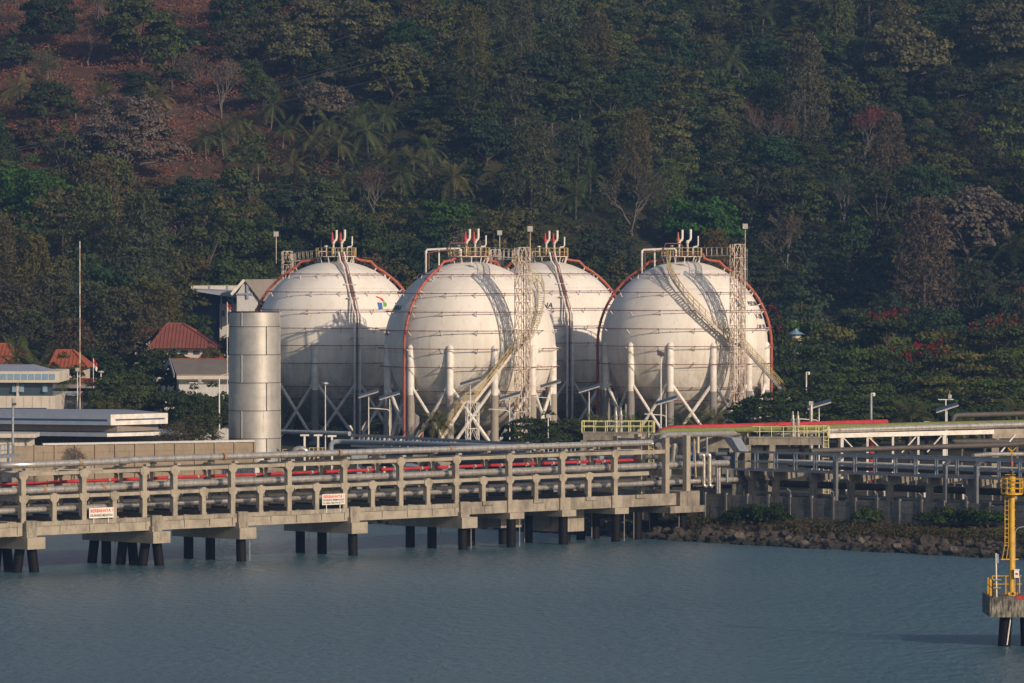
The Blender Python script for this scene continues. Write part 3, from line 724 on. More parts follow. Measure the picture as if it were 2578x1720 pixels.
pipe('silver insulated pipe on the lowest tier, just above the jetty deck', bend([J(10.8, 2.2, zl), J(12, 2.4, zl), J(30, 2.0, zl), J(91, 1.6, zl)], .6), .24, M['jacket'], 'insulated_pipe', bands=None)
pipe('short silver pipe low on the jetty beside the danger sign that is nearer the sea', bend([J(-8, 1.1, zl - .05), J(.5, 1.0, zl), J(10.6, 1.0, zl), J(11.8, 1.3, zl), J(12, 2.4, zl)], 1.0), .24, M['jacket'], 'insulated_pipe')
pipe('dull second pipe behind the lowest silver pipe of the jetty', [J(-6, 3.4, zl + .15), J(90, 3.2, zl + .15)], .27, M['pipe_dark'], 'insulated_pipe')
zr = MIDB + .85
red = pipe('bright red fire main running behind the silver pipes of the jetty', bend([J(-9, 3.3, zr), J(4.4, 3.0, zr - .05), J(5.6, 2.6, zr + .02), J(7.2, 3.2, zr), J(76, 3.3, zr + .02)], .8), .14, M['red'], 'fire_main')
for i in range(22):
    t = 2 + i * 3.3; mb = MB(); mb.tube([J(t, 3.2, zr), J(t + .2, 3.2, zr)], .17, 10); mb.bar(J(t, 3.2, zr), J(t, 3.2, zr - .35), .08); build(mb, 'pipe_clamp', M['lamp'], red)
pipe('thin dark cable pipe between the red main and the silver pipe of the jetty', [J(0, 2.6, MIDB + .1), J(76, 2.6, MIDB + .1)], .07, M['pipe_dark'], 'cable_pipe')

# danger signs
def sign(label, px0, px1, z0, z1, lines):
    t0, t1 = tj(px0), tj(px1); b = -.16
    t = thing('warning_sign', label, 'sign', J(t0, b, DECK))
    mb = MB(); mb.fbox(J, t0, t1, b, b + .04, z0, z1); pl = build(mb, 'sign_board', M['sign'], t)
    for s in (.2, .8):
        tt = t0 + (t1 - t0) * s; mb = MB(); mb.fbox(J, tt - .03, tt + .03, b + .04, b + .09, DECK - .3, z1); build(mb, 'sign_post', M['white'], t)
    wd = t1 - t0
    for (s, size, y, mat) in lines:
        mb = MB(); vs, fs, mx = text_geo(s, size); k = min(1.15, wd * .92 / mx); x0 = (wd - mx * k) / 2
        mb.add([J(t0 + x0 + v.x * k, b - .012, z0 + y + v.y) for v in vs], fs); build(mb, 'lettering', mat, pl)
sign('white danger sign with two lines of writing near the seaward end of the jetty', 221, 282, 4.16, 5.0, [('BERBAHAYA !', .38, .47, M['letter_red']), ('DILARANG MELINTAS', .29, .12, M['letter'])])
sign('white danger sign with three lines of writing at mid jetty', 808, 865, 4.42, 5.33, [('BERBAHAYA !', .37, .57, M['letter_red']), ('DILARANG MEMANCING', .23, .33, M['letter']), ('DI AREA SEKITAR JETTY', .22, .08, M['letter'])])

# ------------------------------------------------------------------ shore-end pipework
def px3(x, y, Y, m=b1): a = m(x, y); return P(a[0], a[1], Y)
Y0 = 514
pipe('silver pipe that climbs from the jetty top and runs off level towards the concrete platforms',
     bend([px3(850, 938, 511), px3(878, 1050, 512), px3(876, 846, 513), px3(1300, 836, 520), px3(1735, 822, 530)], 1.0)[0:], .27, M['jacket'], 'insulated_pipe')
pipe('narrow grey pipe looping down beside the climbing silver pipe', bend([px3(780, 945, 515), px3(780, 840, 515), px3(860, 838, 515)], .5), .17, M['jacket_d'], 'insulated_pipe')
pipe('thick elbow pipe curling over beside the tall concrete post', bend([px3(950, 960, 518), px3(960, 920, 518), px3(1005, 920, 518), px3(1005, 1010, 518), px3(985, 1110, 518)], .7), .33, M['jacket_d'], 'elbow_pipe')
pipe('short upright silver pipe under the climbing pipe', bend([px3(898, 1030, 514), px3(902, 1130, 514)], .5), .2, M['jacket'], 'insulated_pipe')
pipe('silver pipe dropping through the lowest tier near the shore end', bend([px3(962, 1180, 514), px3(962, 1275, 514), px3(860, 1275, 514)], .5), .2, M['jacket_d'], 'insulated_pipe')
for i, (x, y0, y1, r, mt, nm) in enumerate([(1300, 1035, 1345, .17, 'jacket', 'first of a pair'), (1357, 1035, 1345, .19, 'jacket', 'second of a pair'), (1242, 860, 1022, .17, 'jacket', 'upper'), (1330, 860, 1022, .09, 'galv', 'thin'),
                                  (1432, 1165, 1420, .14, 'jacket_d', 'left twin'), (1452, 1165, 1420, .14, 'jacket', 'right twin'), (1530, 1180, 1310, .13, 'galv', 'short')]):
    lab = ['upright silver pipe with a hooked top between tall post and gangway', 'thicker hooked silver pipe beside the first one, near the gangway end', 'upright silver pipe just under the green and red pipe', 'thin grey conduit under the green pipe, by the upright silver pipe',
           'darker of the two straight uprights close to the gangway end', 'lighter of the two straight uprights close to the gangway end', 'short thin upright under the gangway corner'][i]
    pts = [px3(x, y1, 517), px3(x, y0, 517)]
    if i < 2: pts = bend([px3(x + 35, y1 + 8, 517), px3(x, y1, 517), px3(x, y0, 517), px3(x - 45, y0 + 3, 517)], .4)
    pipe(lab, pts, r, M[mt], 'upright_pipe')
pipe('thin yellow upright pipe beside the tall concrete post', [px3(1222, 1260, 516), px3(1205, 880, 516)], .07, M['yellow'], 'upright_pipe')
pipe('blue-grey upright conduit left of the yellow pipe', [px3(1196, 1240, 519), px3(1196, 900, 519)], .1, M['letter_blue'], 'upright_pipe')
# horizontal runs across the manifold
for i, (x0, y0, x1, y1, Y, r, mt, lab) in enumerate([
    (1180, 1352, 1760, 1350, 520, .2, 'pipe_dark', 'dark level pipe at the foot of the manifold'), (1230, 1032, 1560, 1028, 522, .17, 'galv_dark', 'dark level pipe under the red stripes of the manifold'),
    (1190, 985, 1600, 975, 528, .12, 'galv', 'thin grey level pipe near the top of the manifold'), (1240, 925, 1560, 928, 534, .12, 'red', 'thin red level pipe at the back of the manifold'),
    (1250, 952, 1600, 950, 536, .1, 'white', 'thin white level pipe at the back of the manifold'), (980, 1062, 1560, 1075, 524, .22, 'galv_dark', 'wide dark pipe crossing behind the tall concrete posts'),
    (760, 1260, 1300, 1265, 520, .24, 'pipe_dark', 'dark pipe crossing behind the lower tier at the shore end'), (720, 1062, 880, 1060, 515, .2, 'jacket_d', 'short dull pipe crossing behind the climbing pipe'),
    (1180, 1275, 1560, 1270, 521, .13, 'white', 'thin white level pipe low in the manifold'), (1600, 1265, 2110, 1245, 525, .2, 'jacket_d', 'dull silver pipe under the near end of the gangway')]):
    pipe(lab, [px3(x0, y0, Y), px3(x1, y1, Y + 5)], r, M[mt], 'level_pipe')
def frame_beam(label, x0, y0, x1, y1, Y, h, d=.5, mat='concrete_dirty', legs=(), zb=3.0, name='concrete_frame', legw=.5):
    """goal-post frame: beam with legs"""
    a, b = px3(x0, y0, Y), px3(x1, y1, Y); t = thing(name, label, 'pipe support', (a.x, Y, zb))
    mb = MB(); mb.hexa([(a.x, Y, a.z - h), (b.x, Y, b.z - h), (b.x, Y + d, b.z - h), (a.x, Y + d, a.z - h)], [(a.x, Y, a.z), (b.x, Y, b.z), (b.x, Y + d, b.z), (a.x, Y + d, a.z)]); build(mb, 'beam', M[mat], t)
    for s in legs:
        x = a.x + (b.x - a.x) * s; z = a.z + (b.z - a.z) * s; mb = MB(); mb.box(x - legw / 2, x + legw / 2, Y + .02, Y + d - .02, zb, z - h); build(mb, 'post', M[mat], t)
        mb = MB(); mb.prism(lambda p, q, r: (p, q, r), [(x - legw / 2, z - h - .9), (x + legw / 2, z - h - .9), (x + legw, z - h - .4), (x + legw, z - h - .01), (x - legw, z - h - .01), (x - legw, z - h - .4)], Y - .01, Y + d + .01); build(mb, 'corbel', M[mat], t)
    return t
frame_beam('grey concrete frame between the tall post and the second platform', 1180, 862, 1640, 865, 526, 1.0, .6, 'concrete_dirty', (.06, .45, .93))
frame_beam('dark concrete frame behind the manifold uprights', 1480, 1170, 1900, 1190, 521, .5, .6, 'concrete_dark', (.3, .6, .95))
frame_beam('dark concrete frame behind the elbow pipe', 740, 1180, 1180, 1170, 523, .6, .5, 'concrete_dark', (.1, .5, .9))

# platforms with yellow rails
def platform(label, x0, x1, ytop, yslab, Y, legs, dep=3.0, valves=(), m=b1, hs=.75):
    a, b = px3(x0, ytop, Y, m), px3(x1, ytop, Y, m); z = px3(x0, yslab, Y, m).z
    t = thing('valve_platform', label, 'platform', (a.x, Y, 3)); X0, X1 = a.x, b.x
    mb = MB(); mb.box(X0, X1, Y, Y + dep, z - .12, z); sl = build(mb, 'slab', M['concrete_dirty'], t)
    mb = MB(); mb.box(X0 + .1, X1 - .1, Y + .05, Y + .45, z - hs, z - .12); build(mb, 'edge_beam', M['concrete_dirty'], t)
    mb = MB(); mb.box(X0 + .1, X1 - .1, Y + dep - .5, Y + dep - .1, z - hs, z - .12); build(mb, 'edge_beam', M['concrete_dirty'], t)
    for s in legs:
        x = X0 + (X1 - X0) * s
        for yy in (Y + .02, Y + dep - .52):
            mb = MB(); mb.box(x - .28, x + .28, yy, yy + .5, 3, z - hs); build(mb, 'post', M['concrete_dirty'], t)
    for ln in ([(X0, Y), (X1, Y)], [(X1, Y), (X1, Y + dep)], [(X1, Y + dep), (X0, Y + dep)], [(X0, Y + dep), (X0, Y)]):
        mb = MB(); p = [V((ln[0][0], ln[0][1], z)), V((ln[1][0], ln[1][1], z))]; L = (p[1] - p[0]).length; n = max(2, round(L / 1.5)); handrail(mb, [p[0].lerp(p[1], k / n) for k in range(n + 1)], V((0, 0, 0)), a.z - z, 1.1, .035); build(mb, 'railing', M['paleyellow'], t)
    mb = MB(); xl = X1 - .1
    for d in (0, .45): mb.bar((xl - d, Y - .1, 3.2), (xl - d, Y - .1, z + 1.1), .06)
    k = 3.4
    while k < z: mb.bar((xl, Y - .1, k), (xl - .45, Y - .1, k), .04); k += .33
    build(mb, 'ladder', M['paleyellow'], t)
    for i, (vx, lab) in enumerate(valves):
        x = px3(vx, ytop, Y, m).x; v = thing('safety_valve', lab, 'valve', (x, Y + 1.2, z))
        mb = MB(); mb.lathe([(0, 0), (.2, 0), (.2, .5), (.12, .52), (.12, .8), (.24, .82), (.24, .92), (.17, .94), (.19, 1.5), (.24, 1.52), (.24, 1.62), (.14, 1.64), (.11, 2.0), (0, 2.05)], (x, Y + 1.2, z), 14); build(mb, 'valve_body', M['jacket'], v, True)
        mb = MB(); mb.tube([(x, Y + 1.2, z + 2.0), (x, Y + 1.2, z + 2.35)], .05, 8); build(mb, 'valve_stem', M['lamp'], v)
platform('concrete valve platform with pale yellow rails at the left, before the young palms', 100, 815, 712, 818, 535, (.02, .47, .96), valves=((435, 'stout safety valve on the left yellow-railed platform'), (485, 'slimmer safety valve on the left yellow-railed platform, right of the stout one')))
platform('concrete valve platform with pale yellow rails under the dark spreading tree', 1735, 2540, 762, 862, 528, (.0, .3, .96), valves=((2185, 'left safety valve of the pair under the dark spreading tree'), (2235, 'right safety valve of the pair under the dark spreading tree')))

# green, red and silver lines running off to the right
def z5b(x, y): return (1750 + x / 2.838, 960 + y / 2.838)
a_, b_ = P(1658, 1088, 521), P(2620, 1065, 552)
pipe('thick olive green pipe beside the long silver pipe heading for the right edge', bend([P(1655, 1128, 520.5), P(1657, 1090, 521), P(1690, 1086, 522), P(2640, 1063, 552)], .8), .30, M['green'], 'product_pipe')
pipe('thick red pipe lying behind the green one, ending under the camera pole', bend([P(1652, 1130, 522), P(1654, 1087, 522), P(1700, 1078, 523), P(2232, 1063, 541)], .9), .27, M['red'], 'product_pipe')
sp = pipe('long silver insulated pipe on the white steel truss, right of the platforms', [P(1950, 1093, 531), P(2085, 1084, 534), P(2640, 1067, 551)], .29, M['jacket'], 'insulated_pipe', bands=[(P(x, 1084 - (x - 2085) * .0305, 534 + (x - 2085) * .0306), P(x + 5, 1084 - (x + 5 - 2085) * .0305, 534 + (x + 5 - 2085) * .0306)) for x in (2107, 2238, 2365, 2492)])
pipe('dull pipe looping up high at the right edge above the silver pipe', bend([P(2398, 1075, 556), P(2400, 1046, 556), P(2640, 1040, 562)], 1.2), .26, M['pipe_brown'], 'insulated_pipe')
pipe('long dark pipe passing under the white steel truss', [P(2040, 1136, 524), P(2300, 1127, 529), P(2530, 1120, 533), P(2640, 1112, 536)], .25, M['pipe_brown'], 'insulated_pipe')
pipe('black pipe bowing down in a U under the truss end', bend([P(2392, 1095, 545), P(2400, 1112, 545), P(2500, 1112, 547), P(2640, 1112, 550)], .9), .3, M['pipe_dark'], 'product_pipe')
pipe('silver pipe low behind the gangway at the right edge', bend([P(2450, 1148, 522), P(2490, 1144, 524), P(2640, 1143, 528)], .5), .2, M['jacket'], 'insulated_pipe')
# white steel truss carrying them
tr = thing('pipe_bridge', 'white steel pipe bridge with diagonal struts right of the yellow-railed platforms', 'pipe bridge', P(2100, 1180, 536))
def truss_pt(px, dy): return P(px, 1092 - (px - 2100) * .0245 + dy, 534 + (px - 2100) * .031)
mb = MB(); mb.bar(truss_pt(2085, 5), truss_pt(2500, 5), .3, .42); build(mb, 'top_beam', M['white'], tr)
nn = [(2120, 1), (2184, 1), (2248, 1), (2312, 1), (2377, 1)]
for i, (x, _) in enumerate(nn):
    mb = MB(); p = truss_pt(x, 10); q = V((p.x, p.y, 3.6 if i in (0, 4) else 4.6)); mb.bar(p, q, .28 if i in (0, 4) else .2); build(mb, 'column', M['white'], tr)
for i, (x0, x1) in enumerate(((2124, 2148), (2188, 2214), (2370, 2334), (2306, 2270))):
    mb = MB(); p = truss_pt(x0, 12); q = truss_pt(x1, 38 if i < 2 else 52); mb.bar(p, q, .1); build(mb, 'diagonal', M['white'], tr)
cf = thing('concrete_frame', 'pale concrete frame where the steel bridge ends near the right edge', 'pipe support', P(2505, 1180, 548))
mb = MB(); a, b = P(2494, 1079, 547), P(2650, 1077, 551); mb.bar(a - V((0, 0, .5)), b - V((0, 0, .5)), .6, .9); build(mb, 'beam', M['concrete'], cf)
mb = MB(); a = P(2506, 1092, 547); mb.box(a.x - .35, a.x + .35, 547, 547.6, 3, a.z); build(mb, 'post', M['concrete'], cf)
mb = MB(); mb.bar(P(2556, 1094, 548), P(2520, 1138, 547), .12); build(mb, 'diagonal', M['white'], cf)

# ------------------------------------------------------------------ sea wall, gangway and its posts
WO, WE = V((XX(1775, 516), 516, 0)), V((XX(2900, 484), 484, 0)); WU = (WE - WO).normalized(); WB = V((-WU.y, WU.x, 0))
if WB.y < 0: WB = -WB
def Wf(t, b, z): p = WO + WU * t + WB * b; return (p.x, p.y, z)
sw = thing('sea_wall', 'dark weathered wall of concrete planks between posts above the rocky bank', 'wall', Wf(20, 0, 2))
for i in range(-3, 22):
    t = i * 2.45
    zt_ = 3.95 - (.25 if i in (6, 7, 13) else 0)
    mb = MB(); mb.fbox(Wf, t - .11, t + .11, -.1, .16, .9, 4.05); build(mb, 'wall_post', M['concrete_dark'], sw)
    if i % 2 == 0 and i > 3: mb = MB(); p = V(Wf(t, .05, 4.05)); mb.tube([p, p + V((0, 0, .35)), p + V((-.3, -.1, .6))], .03, 4); build(mb, 'wire_arm', M['galv'], sw)
    for k in range(5):
        z0 = .9 + k * .6 + .02; z1 = min(zt_, z0 + .56); o = random.uniform(-.012, .012)
        mb = MB(); mb.fbox(Wf, t + .112, t + 2.338, o, .1 + o, z0, z1); build(mb, 'wall_plank', M['concrete_dark'], sw)
gy0, gy1 = 521, 497
GO = V((XX(1850, gy0), gy0, 0)); GE = V((XX(2578, 496.5), 496.5, 0)); GU = (GE - GO).normalized(); GB = V((-GU.y, GU.x, 0)); GB = GB if GB.y > 0 else -GB
def Gf(t, b, z): p = GO + GU * t + GB * b; return (p.x, p.y, z)
def tg(px): k = (px - 1289) / F; return (k * GO.y - GO.x) / (GU.x - k * GU.y)
gw = thing('cable_gangway', 'grey galvanised gangway with ladder-like sides running above the sea wall', 'gangway', Gf(18, 0, 4))
TL = 46.0; zt_, zb_ = 7.62, 6.05
for side, b in enumerate((0, 1.7)):
    for z, h in ((zt_, .12), ((zt_ + zb_) / 2 - .1, .09), (zb_, .2)):
        mb = MB(); mb.fbox(Gf, 0, TL, b - .05, b + .05, z - h, z); build(mb, 'side_rail', M['galv'], gw)
    k = 0
    while k * 2.42 < TL:
        t = k * 2.42 + (.1 if side == 0 else 1.3); mb = MB(); mb.fbox(Gf, t - .06, t + .06, b - .07, b + .07, zb_, zt_); build(mb, 'stanchion', M['galv'], gw); k += 1
mb = MB(); mb.fbox(Gf, 0, TL, .06, 1.64, zb_ - .18, zb_ - .08); build(mb, 'deck_grating', M['galv_dark'], gw)
mb = MB(); mb.hexa([Gf(-.1, 0, zt_ - .1), Gf(.7, 0, zt_ - .1), Gf(.7, 1.2, zt_ - .1), Gf(-.1, 1.2, zt_ - .1)], [Gf(-1.6, 0, zt_ + 1.3), Gf(-.4, 0, zt_ + 1.2), Gf(-.4, 1.2, zt_ + 1.2), Gf(-1.6, 1.2, zt_ + 1.3)]); build(mb, 'cover_plate', M['galv'], gw)
mb = MB(); mb.fbox(Gf, -.5, -.1, -.05, .3, 5.0, 7.5); build(mb, 'end_bracket', M['galv_dark'], gw)
for i, (px, zb) in enumerate(((2110, 3.2), (2386, 3.0), (2464, 3.0))):
    t = tg(px); d = thing('cable_duct', ['grey square duct hooking over the gangway, leftmost of three', 'grey square duct hooking over the gangway, middle of three', 'grey square duct hooking over the gangway, nearest the yellow beacon'][i], 'duct', Gf(t, -.4, zb))
    mb = MB(); mb.fbox(Gf, t - .17, t + .17, -.45, -.16, zb, 7.0); build(mb, 'duct', M['duct'], d)
    mb = MB(); mb.hexa([Gf(t - .2, -.5, 7.0), Gf(t + .2, -.5, 7.0), Gf(t + .2, -.16, 7.0), Gf(t - .2, -.16, 7.0)], [Gf(t + .05, -.2, 7.45), Gf(t + .5, -.2, 7.45), Gf(t + .5, .3, 7.35), Gf(t + .05, .3, 7.35)]); build(mb, 'duct_elbow', M['duct'], d)
# T-shaped concrete supports below the gangway
for i, z5x in enumerate((285, 375, 545, 812, 1082, 1358, 1645, 1930, 2215, 2460)):
    px = 1750 + z5x / 2.838; t = tg(px)
    labs = ['at the manifold end', 'second from the manifold', 'third from the manifold', 'before the pale T-frame gap', 'beside the leftmost grey duct', 'at the middle of the sea wall', 'left of the second grey duct', 'between the second and third ducts', 'behind the yellow beacon', 'just past the yellow beacon']
    s = thing('gangway_support', 'concrete post with sloping bracket under the gangway, ' + labs[i], 'support', Gf(t, 0, 3), 'concrete posts under the gangway')
    mb = MB(); mb.fbox(Gf, t - .24, t + .24, .35, .9, 2.9, 5.3); build(mb, 'post', M['concrete_dirty'], s)
    mb = MB(); mb.prism(lambda a, b, z: Gf(t + b, a, z), [(.2, 5.0), (1.0, 5.0), (4.6, 5.45), (4.6, 5.85), (-.1, 5.85), (-.1, 5.45)], -.28, .28); build(mb, 'bracket', M['concrete_dirty'], s)
mb = None
pipe('thick dark pipe low behind the sea wall', [Gf(2.5, 2.2, 4.7), Gf(48, 2.2, 4.7)], .34, M['pipe_dark'], 'product_pipe')
pipe('concrete-grey ledge pipe at the foot of the gangway posts', [Gf(2, 1.2, 3.75), Gf(48, 1.2, 3.75)], .2, M['jacket_d'], 'product_pipe')
for i, (b, z, r, mt, lab) in enumerate(((2.3, 6.78, .13, 'white', 'pale pipe directly behind the gangway'), (3.0, 6.35, .13, 'galv_dark', 'dark grey pipe second behind the gangway'), (4.2, 6.25, .17, 'pipe_dark', 'dark pipe third behind the gangway'),
                                       (5.2, 7.2, .15, 'galv', 'grey pipe fourth behind the gangway, level with its top rail'), (7.2, 7.35, .15, 'galv_dark', 'dark pipe farthest behind the gangway'), (3.4, 6.2, .14, 'redline', 'thin dull red pipe behind the gangway deck'))):
    pipe(lab, [Gf(3.0 + i, b, z), Gf(48, b, z)], r, M[mt], 'level_pipe')
# uprights and low kit between gangway and plant
kit = [(8, 5.5, 'beige'), (13, 5, 'lt'), (17, 6, 'lt'), (22, 5.5, 'lt'), (27, 6, 'lt'), (33, 6, 'lt'), (38, 6.5, 'lt')]
for i, (t, b, _) in enumerate(kit):
    s = thing('pump_plinth', 'pale plinth with stub pipes seen under the gangway, ' + ['by the third post', 'before the leftmost duct', 'after the leftmost duct', 'at mid wall', 'left of the second duct', 'right of the second duct', 'behind the beacon'][i], 'plinth', Gf(t, b, 3), 'plinths under the gangway')
    mb = MB(); mb.fbox(Gf, t - .7, t + .7, b, b + 1.2, 3, 5.1 + (i % 3) * .3); build(mb, 'plinth', M['concrete'], s)
    for d in (-.4, 0, .4): mb = MB(); mb.tube([Gf(t + d * 2.4, b - .2, 3), Gf(t + d * 2.4, b - .2, 5.8)], .1, 8); build(mb, 'stub_pipe', M['white'] if d else M['jacket'], s, True)
pipe('fat red upright riser glimpsed through the gangway', [P(2192, 1215, 540), P(2192, 1105, 540)], .36, M['red'], 'upright_pipe')
pipe('thin red upright under the gangway near the leftmost duct', [P(2049, 1215, 530), P(2049, 1170, 530)], .1, M['red'], 'upright_pipe')

# ------------------------------------------------------------------ tray trestle behind the jetty
AO, AE = V((XX(884, 588), 588, 0)), V((XX(1475, 549), 549, 0)); AU = (AE - AO).normalized(); AB = V((-AU.y, AU.x, 0)); AB = AB if AB.y > 0 else -AB
AL = (AE - AO).length
def Af(t, b, z): p = AO + AU * t + AB * b; return (p.x, p.y, z)
tt = thing('cable_trestle', 'grey cable tray trestle behind the jetty, passing below the young palm', 'trestle', Af(0, 0, 3))
for b in (0, 1.5):
    for z, h in ((7.05, .2), (6.05, .28)): mb = MB(); mb.fbox(Af, 0, AL, b - .06, b + .06, z - h, z); build(mb, 'side_rail', M['galv'], tt)
    k = 0
    while k * 1.65 < AL: t = k * 1.65; mb = MB(); mb.fbox(Af, t - .08, t + .08, b - .07, b + .07, 6.05, 6.86); build(mb, 'stanchion', M['galv'], tt); k += 1
mb = MB(); mb.fbox(Af, 0, AL, .07, 1.43, 5.72, 5.78); build(mb, 'tray', M['galv_dark'], tt)
for k in range(8): mb = MB(); mb.fbox(Af, 2 + k * 6 - .2, 2 + k * 6 + .2, -.1, 1.6, 2.8, 5.7); build(mb, 'trestle_leg', M['concrete_dirty'], tt)
pipe('smooth blue-grey pipe hooking down at its left end, before the cable trestle', bend([P(833, 1140, 575), P(833, 1113, 575), P(860, 1112, 575), P(1100, 1119, 562), P(1345, 1128, 550)], .8), .26, M['pipe_blue'], 'level_pipe')
pipe('grey pipe on T-stands just right of the steel stack', [P(700, 1087, 600), P(880, 1092, 592)], .24, M['pipe_blue'], 'level_pipe')
for i, (x, y) in enumerate(((767, 1096), (801, 1096), (836, 1098), (968, 1100), (1010, 1100))):
    a = P(x, y, 588); s = thing('pipe_stand', 'white T-shaped pipe stand right of the steel stack, number %s counted from it' % ['one', 'two', 'three', 'four', 'five'][i], 'pipe support', (a.x, a.y, 3), 'white T stands near the stack')
    mb = MB(); mb.bar((a.x, a.y, 3), a, .2); build(mb, 'post', M['white'], s)
    mb = MB(); mb.bar(a - V((.45, 0, 0)), a + V((.45, 0, 0)), .22, .18); build(mb, 'crosshead', M['white'], s)
# expansion loop and yellow rails
pipe('silver pipe loop arching up at the foot of the steel stack', bend([P(741, 1150, 578), P(741, 1134, 578), P(757, 1129, 578), P(771, 1134, 578), P(771, 1150, 578)], .6), .3, M['jacket'], 'expansion_loop')
for i, (x0, x1, y) in enumerate(((779, 823, 1128), (712, 722, 1132))):
    s = thing('yellow_barrier', ['low yellow railing behind the silver pipe loop', 'short yellow railing at the foot of the stack'][i], 'railing', P(x0, 1160, 584))
    mb = MB(); a, b = P(x0, 1158, 584), P(x1, 1158, 584); n = 4 if i == 0 else 2; handrail(mb, [a.lerp(b, k / n) for k in range(n + 1)], V((0, 0, 0)), P(x0, y, 584).z - a.z, .45, .05)
    for k in range(n): mb.bar(a.lerp(b, k / n), a.lerp(b, (k + 1) / n) + V((0, 0, .9)), .05)
    build(mb, 'rails', M['yellow'], s)
# dark industrial clutter seen through the rack
for i, (x0, x1, y, Y, r, mt, lab) in enumerate((
    (900, 1330, 1160, 556, .55, 'pipe_dark', 'very thick dark pipe seen through the top tier at mid jetty'), (1160, 1500, 1168, 550, .5, 'galv_dark', 'thick slate pipe seen through the top tier right of mid jetty'),
    (830, 1330, 1138, 566, .3, 'galv_dark', 'dark pipe just below the smooth blue-grey one'), (1400, 1700, 1150, 545, .28, 'pipe_blue', 'blue-grey pipe behind the top beam near the shore end'),
    (1000, 1480, 1206, 540, .5, 'galv_dark', 'thick slate pipe low behind the middle tier'), (1330, 1800, 1212, 535, .42, 'galv_dark', 'thick slate pipe low behind the shore bents'), (1180, 1500, 1146, 552, .18, 'pipe_blue', 'thin pale pipe over the thick dark ones'))):
    a = P(x0, y, Y + 12); b = P(x1, y + 4, Y - 12); pipe(lab, [a, b], r, M[mt], 'product_pipe')
for i, px in enumerate((905, 950, 1000, 1060, 1105, 1120, 1215, 1262, 1300, 1345, 1400, 1450, 1500)):
    a = P(px, 1148 + (i % 3) * 4, 558 - i * 1.2); s = thing('pipe_support', 'grey post with bracket behind the jetty rack, %s from the stack' % ['1st', '2nd', '3rd', '4th', '5th', '6th', '7th', '8th', '9th', '10th', '11th', '12th', '13th'][i], 'pipe support', (a.x, a.y, 3), 'grey posts behind the jetty rack')
    mb = MB(); mb.box(a.x - .25, a.x + .25, a.y, a.y + .5, 2.6, a.z); build(mb, 'post', M['concrete_dirty' if i % 2 else 'pipe_blue'], s)
    mb = MB(); mb.prism(lambda p, q, r: (p, q, r), [(a.x - .25, a.z - .8), (a.x + .25, a.z - .8), (a.x + .8, a.z - .2), (a.x + .8, a.z + .1), (a.x - .8, a.z + .1), (a.x - .8, a.z - .2)], a.y - .02, a.y + .52); build(mb, 'corbel', M['concrete_dirty' if i % 2 else 'pipe_blue'], s)
def z3j(x, y): return (560 + x / 3.917, 1040 + y / 3.917)
s = thing('shipping_container', 'dark blue corrugated container seen through the rack below the stack', 'container', P(600, 1195, 560))
mb = MB(); a, b = P(*z3j(-10, 605), 562), P(*z3j(330, 520), 562)
x = a.x
while x < b.x: mb.box(x, x + .12, 562, 562.1, a.z, b.z); mb.box(x + .12, x + .24, 562.1, 562.2, a.z, b.z); x += .24
build(mb, 'corrugated_side', M['galv_dark'], s); mb = MB(); mb.box(b.x - .1, b.x + .35, 561.95, 562.3, a.z, b.z); build(mb, 'corner_post', M['white'], s)
mb = MB(); mb.box(a.x, b.x, 562.2, 564.5, a.z, b.z + .02); build(mb, 'container_body', M['galv_dark'], s)
s = thing('slatted_shed', 'pale slatted shed seen through the rack right of the dark container', 'shed', P(700, 1195, 566))
a, b = P(*z3j(400, 600), 566), P(*z3j(650, 510), 566); n = 8
for k in range(n): mb = MB(); z = a.z + (b.z - a.z) * k / n; mb.box(a.x, b.x, 566 - .03 * k, 566.2, z + .03, z + (b.z - a.z) / n - .03); build(mb, 'slat', M['whitedirty'], s)
mb = MB(); mb.box(a.x, b.x, 566.2, 568, 3, b.z); build(mb, 'shed_body', M['steel_dark'], s)
s = thing('blue_roof_shed', 'low shed with a pale blue roof seen through the rack left of centre', 'shed', P(1040, 1190, 560))
a, b = P(1020, 1180, 556), P(1060, 1172, 556); mb = MB(); mb.hexa([(a.x, 556, a.z), (b.x, 556, a.z), (b.x, 559, b.z), (a.x, 559, b.z)], [(a.x, 556, a.z + .1), (b.x, 556, a.z + .1), (b.x, 559, b.z + .1), (a.x, 559, b.z + .1)]); build(mb, 'roof', M['pipe_blue'], s)
mb = MB(); mb.box(a.x + .1, b.x - .1, 556.2, 558.8, 3, a.z); build(mb, 'wall', M['whitedirty'], s)
# ------------------------------------------------------------------ beacon dolphin (right edge)
YB = 372
bx = XX(2548, YB); zd = ZZ(1500, YB)
dl = thing('mooring_dolphin', 'stained concrete platform on black raked piles at the right edge', 'dolphin', (bx, YB, 0))
mb = MB(); x0 = XX(2493, YB - 1.5); mb.box(x0, x0 + 9, YB - 1.5, YB + 4.5, zd - 1.32, zd); build(mb, 'deck', M['concrete_black'], dl)
mb = MB(); xr = XX(2560, YB - 1.5); mb.box(xr, x0 + 9.02, YB - 1.53, YB - 1.2, zd - .16, zd + .05); build(mb, 'kerb', M['red'], dl)
for (px, dx) in ((2534, -.35), (2585, .1), (2620, .3)):
    mb = MB(); x = XX(px, YB - .6); mb.tube([(x, YB - .6, zd - 1.3), (x + dx, YB - .9, -3)], .42, 16); pl = build(mb, 'pile', M['black'], dl, True)
mb = MB(); x = XX(2545, YB - 1); mb.tube([(x, YB - 1.1, zd - 1.35), (x - .25, YB - 1.2, .1)], .05, 5); build(mb, 'anode_cable', M['white'], dl)
rl = thing('dolphin_railing', 'yellow tube railing round the base of the beacon', 'railing', (bx, YB - 1, zd))
xl = XX(2500, YB - 1.3)
